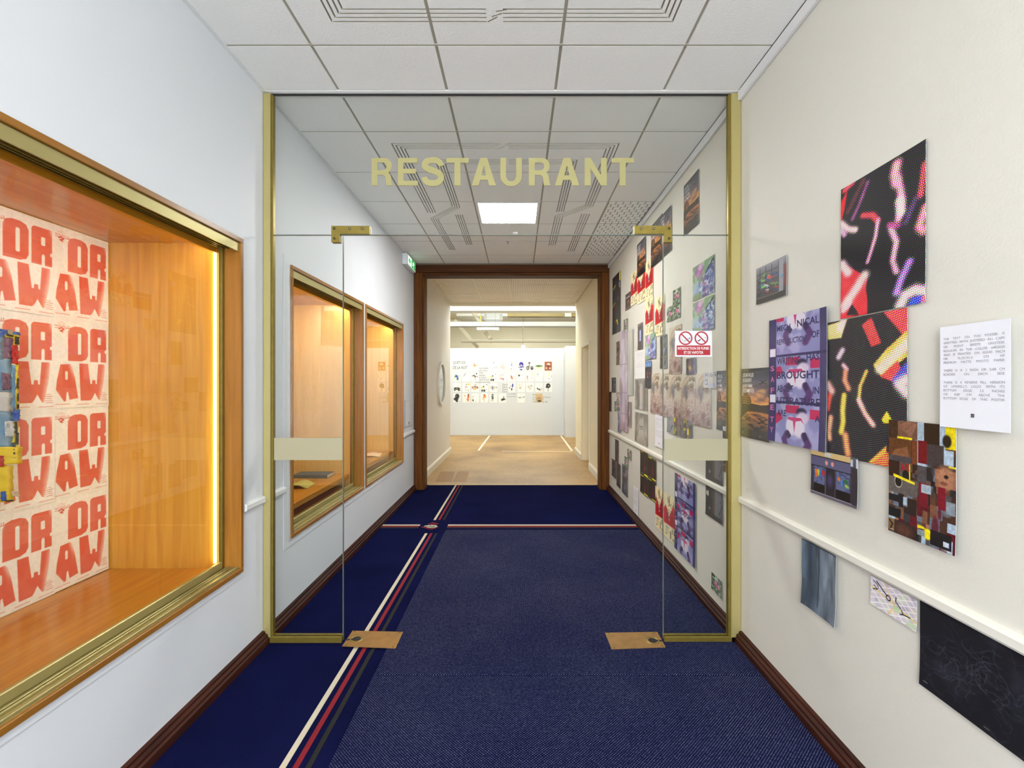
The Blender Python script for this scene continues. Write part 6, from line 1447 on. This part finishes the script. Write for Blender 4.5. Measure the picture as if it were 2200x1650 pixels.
DR = {  # (row, column): (subject, strokes as ellipses (x, y, rx, ry, colour, alpha) or lines)
 (0, 2): ('orange crouching figure', [(.5, .45, .3, .22, (236, 206, 186), .8), (.35, .2, .07, .06, BR, 1), (.45, .42, .13, .1, OR_, .9), (.2, .45, .08, .05, OR_, .6), (.78, .35, .1, .05, OR_, .6), (.5, .8, .08, .04, OR_, .5)]),
 (0, 4): ('faint sketch with a black dot', [(.55, .12, .07, .06, BK, 1), (.66, .7, .05, .06, BK, .7), (.9, .66, .06, .06, BK, .6), (.3, .6, .02, .2, (190, 188, 186), .6)]),
 (0, 5): ('grey domed building', [(.5, .2, .15, .25, (176, 180, 184), .7), (.5, .62, .42, .2, (192, 176, 172), .7), (.7, .86, .1, .08, (170, 172, 180), .7), (.1, .2, .1, .3, (214, 214, 196), .5)]),
 (0, 6): ('blue and orange small figure', [(.5, .15, .1, .08, OR_, .7), (.5, .38, .08, .1, BL, .9), (.8, .26, .2, .03, (150, 130, 130), .7), (.35, .82, .05, .14, OR_, .8), (.5, .8, .08, .06, BR, .7)]),
 (0, 7): ('dark blue haired abstract figure', [(.52, .3, .3, .26, (34, 38, 150), 1), (.5, .42, .14, .12, (226, 190, 170), 1), (.5, .62, .2, .12, (60, 110, 190), .9), (.2, .66, .1, .08, (220, 110, 50), .9), (.8, .6, .1, .08, (150, 30, 60), .9), (.5, .9, .2, .07, (34, 40, 150), 1)]),
 (0, 8): ('black ink cyclist', [(.42, .14, .13, .1, BK, 1), (.2, .72, .2, .22, BK, .95), (.2, .72, .08, .1, (240, 238, 232), 1), (.78, .72, .2, .22, BK, .9), (.4, .45, .08, .2, (90, 86, 84), .8), (.8, .66, .06, .08, (230, 228, 224), .8)]),
 (0, 9): ('green and yellow landscape', [(.5, .5, .55, .12, (92, 122, 88), 1), (.25, .58, .25, .05, (214, 204, 90), 1), (.75, .6, .22, .05, (206, 206, 90), 1), (.4, .5, .2, .08, (50, 92, 70), .9), (.5, .82, .5, .12, (234, 228, 196), .8), (.5, .15, .5, .12, (206, 212, 212), .8)]),
 (0, 10): ('rust red woodcut', [(.5, .5, .8, .8, (158, 84, 54), 1), (.55, .3, .24, .14, (232, 212, 196), 1), (.5, .5, .2, .14, (112, 52, 34), 1), (.25, .72, .14, .1, (226, 206, 190), .9), (.75, .75, .14, .1, (226, 206, 190), .9), (.5, .75, .06, .14, (112, 52, 34), 1)]),
 (1, 0): ('blue capped figure in green', [(.4, .5, .3, .3, (150, 184, 150), .7), (.42, .45, .17, .14, BL, 1), (.4, .66, .12, .14, (236, 232, 226), 1), (.6, .7, .14, .2, (40, 100, 110), .9), (.8, .4, .12, .06, (130, 140, 150), .7)]),
 (1, 1): ('mostly empty sketch of three dashes', [(.4, .12, .07, .07, (120, 110, 100), .8), (.28, .28, .08, .07, (110, 96, 84), .8), (.16, .42, .07, .06, (150, 130, 120), .8)]),
 (1, 2): ('dark speckled dancers', [(.35, .35, .2, .08, (70, 70, 64), .8), (.7, .15, .08, .1, BK, .9), (.5, .5, .14, .1, (110, 66, 52), .9), (.15, .4, .12, .05, (90, 100, 90), .8), (.8, .45, .12, .06, (90, 80, 76), .8), (.5, .78, .07, .1, (150, 120, 100), .6)]),
 (1, 4): ('two black boots under a yellow patch', [(.18, .5, .14, .1, YE_, .9), (.4, .4, .08, .1, BK, .9), (.22, .85, .12, .13, BK, 1), (.48, .85, .12, .13, BK, 1), (.8, .2, .05, .08, (100, 90, 90), .8), (.8, .78, .12, .02, BR, .8), (.25, .85, .05, .04, (236, 232, 226), 1)]),
 (1, 5): ('red and blue reclining figure', [(.4, .7, .35, .07, RD, .7), (.6, .82, .08, .1, (80, 90, 190), .8), (.2, .4, .12, .08, (206, 190, 90), .8), (.5, .28, .1, .05, (70, 80, 170), .8), (.8, .12, .2, .08, (226, 214, 180), .7)]),
 (1, 6): ('small orange running figure', [(.42, .42, .08, .08, BR, .9), (.5, .58, .13, .15, OR_, 1), (.62, .72, .08, .08, OR_, .9)]),
 (1, 7): ('black spot on grid paper', [(.22, .35, .13, .1, BK, 1), (.15, .15, .04, .03, BK, .8), (.6, .3, .05, .1, (206, 140, 110), .6), (.5, .7, .3, .01, (190, 186, 180), .6)]),
 (1, 8): ('orange leg and faint lines', [(.15, .55, .06, .2, OR_, 1), (.22, .85, .05, .08, OR_, .8), (.8, .2, .1, .12, (236, 206, 120), .8), (.75, .6, .04, .12, (150, 140, 136), .8), (.5, .35, .3, .02, (200, 190, 180), .8)]),
 (1, 9): ('pale green dot sketch', [(.35, .22, .15, .15, (170, 210, 200), .8), (.38, .2, .04, .1, (110, 140, 140), .7)]),
 (1, 10): ('yellow flowers and a violet line', [(.6, .12, .09, .07, (232, 222, 70), .9), (.6, .38, .1, .06, (236, 226, 100), .9), (.62, .7, .2, .12, (216, 206, 236), .8), (.92, .45, .02, .22, (120, 110, 160), .9), (.15, .2, .1, .1, (206, 204, 202), .7)]),
 (2, 0): ('black clustered ink crowd', [(.5, .62, .42, .14, BK, .95), (.2, .82, .12, .07, BK, .9), (.8, .8, .14, .1, BK, .9), (.5, .78, .08, .06, (214, 190, 80), .8), (.7, .3, .1, .05, (222, 160, 130), .7), (.5, .6, .12, .05, (230, 228, 224), .7)]),
 (2, 1): ('yellow flag waver', [(.8, .14, .17, .1, YE_, 1), (.5, .18, .06, .07, BK, .9), (.5, .45, .18, .05, RD, .9), (.5, .75, .28, .02, (120, 130, 110), .8), (.8, .85, .05, .07, (120, 130, 110), .7)]),
 (2, 2): ('dense coloured line tangle', [(.5, .5, .5, .22, (176, 150, 130), .6), (.15, .5, .08, .14, RD, .8), (.8, .5, .12, .1, BR, .9), (.5, .4, .1, .12, (90, 90, 80), .7), (.4, .7, .2, .08, (214, 190, 110), .8), (.5, .15, .3, .05, (150, 146, 130), .6)]),
 (2, 3): ('two black boots beside a yellow patch', [(.2, .5, .14, .1, YE_, .9), (.4, .4, .08, .1, BK, .9), (.2, .85, .13, .13, BK, 1), (.5, .85, .13, .13, BK, 1), (.85, .18, .05, .08, BK, .8), (.8, .72, .1, .02, BR, .8), (.23, .85, .05, .04, (236, 232, 226), 1)]),
 (2, 4): ('standing ink figures in a row', [(.2, .5, .05, .16, (150, 60, 50), .8), (.42, .55, .08, .26, (70, 66, 66), .9), (.68, .5, .05, .16, (130, 120, 116), .8), (.92, .5, .05, .1, BK, .8)]),
 (2, 6): ('blue and black ink acrobat', [(.62, .28, .1, .22, (52, 66, 150), 1), (.35, .35, .06, .06, BK, .9), (.5, .7, .1, .16, (60, 60, 70), .9), (.2, .55, .08, .08, (90, 60, 56), .8)]),
 (2, 7): ('faint squared paper sketch', [(.4, .3, .36, .01, (206, 190, 160), .8), (.4, .15, .36, .01, (206, 190, 160), .8), (.3, .3, .01, .3, (206, 190, 160), .8), (.35, .55, .14, .1, (180, 140, 110), .6), (.5, .5, .03, .2, (150, 120, 100), .7)]),
 (2, 8): ('pale grey scratchy crowd', [(.5, .45, .4, .2, (210, 206, 200), .7), (.3, .4, .08, .16, (190, 184, 176), .7), (.7, .28, .16, .07, (150, 150, 140), .6), (.5, .7, .1, .12, (186, 180, 174), .6)]),
 (2, 9): ('black beetle like marks', [(.3, .62, .1, .1, BK, .9), (.55, .72, .16, .1, (60, 56, 56), .9), (.88, .68, .04, .16, BK, .8), (.7, .9, .08, .05, (200, 130, 100), .8)]),
 (2, 10): ('black ink mushroom tree', [(.5, .3, .3, .26, BK, 1), (.55, .3, .1, .06, (230, 228, 224), .9), (.48, .7, .04, .26, BK, 1), (.25, .48, .1, .08, BK, .9)]),
 (3, 0): ('large black ink figure with long hair', [(.55, .3, .28, .26, BK, 1), (.4, .62, .3, .2, (54, 52, 52), 1), (.15, .6, .12, .06, BK, .9), (.5, .85, .16, .12, BK, .9), (.85, .9, .1, .04, BK, .8), (.5, .3, .05, .05, (220, 216, 212), .8)]),
 (3, 1): ('two orange seated figures', [(.8, .3, .14, .26, OR_, 1), (.82, .12, .08, .07, BK, .9), (.75, .7, .14, .2, (224, 130, 84), 1), (.3, .25, .12, .1, (236, 170, 110), .9), (.55, .6, .06, .1, (236, 180, 140), .8)]),
 (3, 2): ('thin sketch with a black and red foot', [(.2, .4, .14, .2, (214, 206, 196), .7), (.2, .75, .09, .1, BK, 1), (.28, .86, .07, .05, RD, 1), (.7, .4, .15, .02, (206, 200, 190), .7), (.6, .85, .04, .08, (196, 190, 190), .8)]),
 (3, 3): ('orange figure bending forward', [(.55, .32, .2, .2, (232, 150, 96), 1), (.5, .15, .1, .08, BR, 1), (.35, .55, .1, .16, (236, 180, 140), .9), (.5, .75, .05, .14, (230, 160, 120), .7)]),
 (3, 4): ('grey ink standing figure', [(.4, .12, .14, .07, BK, .9), (.38, .35, .16, .14, (90, 92, 90), .9), (.4, .55, .14, .12, BK, .8), (.35, .78, .2, .12, (190, 192, 190), .8)]),
 (3, 5): ('black ship like shape', [(.6, .66, .3, .1, BK, 1), (.66, .45, .06, .16, BK, .9), (.45, .75, .12, .1, (50, 48, 50), .9), (.2, .8, .14, .02, (230, 200, 170), .8)]),
 (3, 7): ('grey green aeroplane sketch', [(.4, .42, .36, .05, (150, 176, 160), .9), (.86, .4, .09, .08, (80, 100, 90), .9), (.3, .5, .16, .06, (130, 150, 150), .8), (.6, .6, .06, .04, BR, .6), (.5, .15, .4, .05, (226, 228, 220), .8)]),
 (3, 9): ('tan card with a dark bar', [(.5, .5, .9, .9, (206, 178, 134), 1), (.5, .45, .3, .1, (196, 140, 96), .8), (.5, .6, .4, .06, (150, 120, 84), .8), (.55, .84, .26, .1, (58, 46, 34), 1)]),
}
rn = ('top', 'second', 'third', 'bottom')
for (r_, c_), (subj, el) in DR.items():
    cv = Cv(18, 22, (246, 245, 240)); cv.shade(cv.noise(5, 6, r_*11+c_, 2), .02)
    for x, y, a, b, col, al in el: cv.ell(x, y, max(a, .03), max(b, .025), col, al, .35)
    sc = np.random.default_rng(r_*20+c_)
    for _ in range(5):
        x, y = sc.uniform(.1, .9), sc.uniform(.1, .9); cv.line([(x, y), (x+sc.uniform(-.15, .15), y+sc.uniform(-.12, .12))], .015, (150, 140, 130), .4)
    p = px(FX_[c_], FY_[r_], Y=YB-.002); wm, hm = 15.6*YB/F_PX, 19*YB/F_PX
    me = sheet_mesh('drawing', cv, wm, hm, .001, seed=r_*11+c_); me.materials.append(M_PR)
    o = bpy.data.objects.new('drawing', me); COL.objects.link(o); place(o, 'front', (p.x, YB-.0035, p.z))
    tag(o, f'small drawing of {subj}, {rn[r_]} row on far wall', 'drawing', 'small drawings on the far white wall')
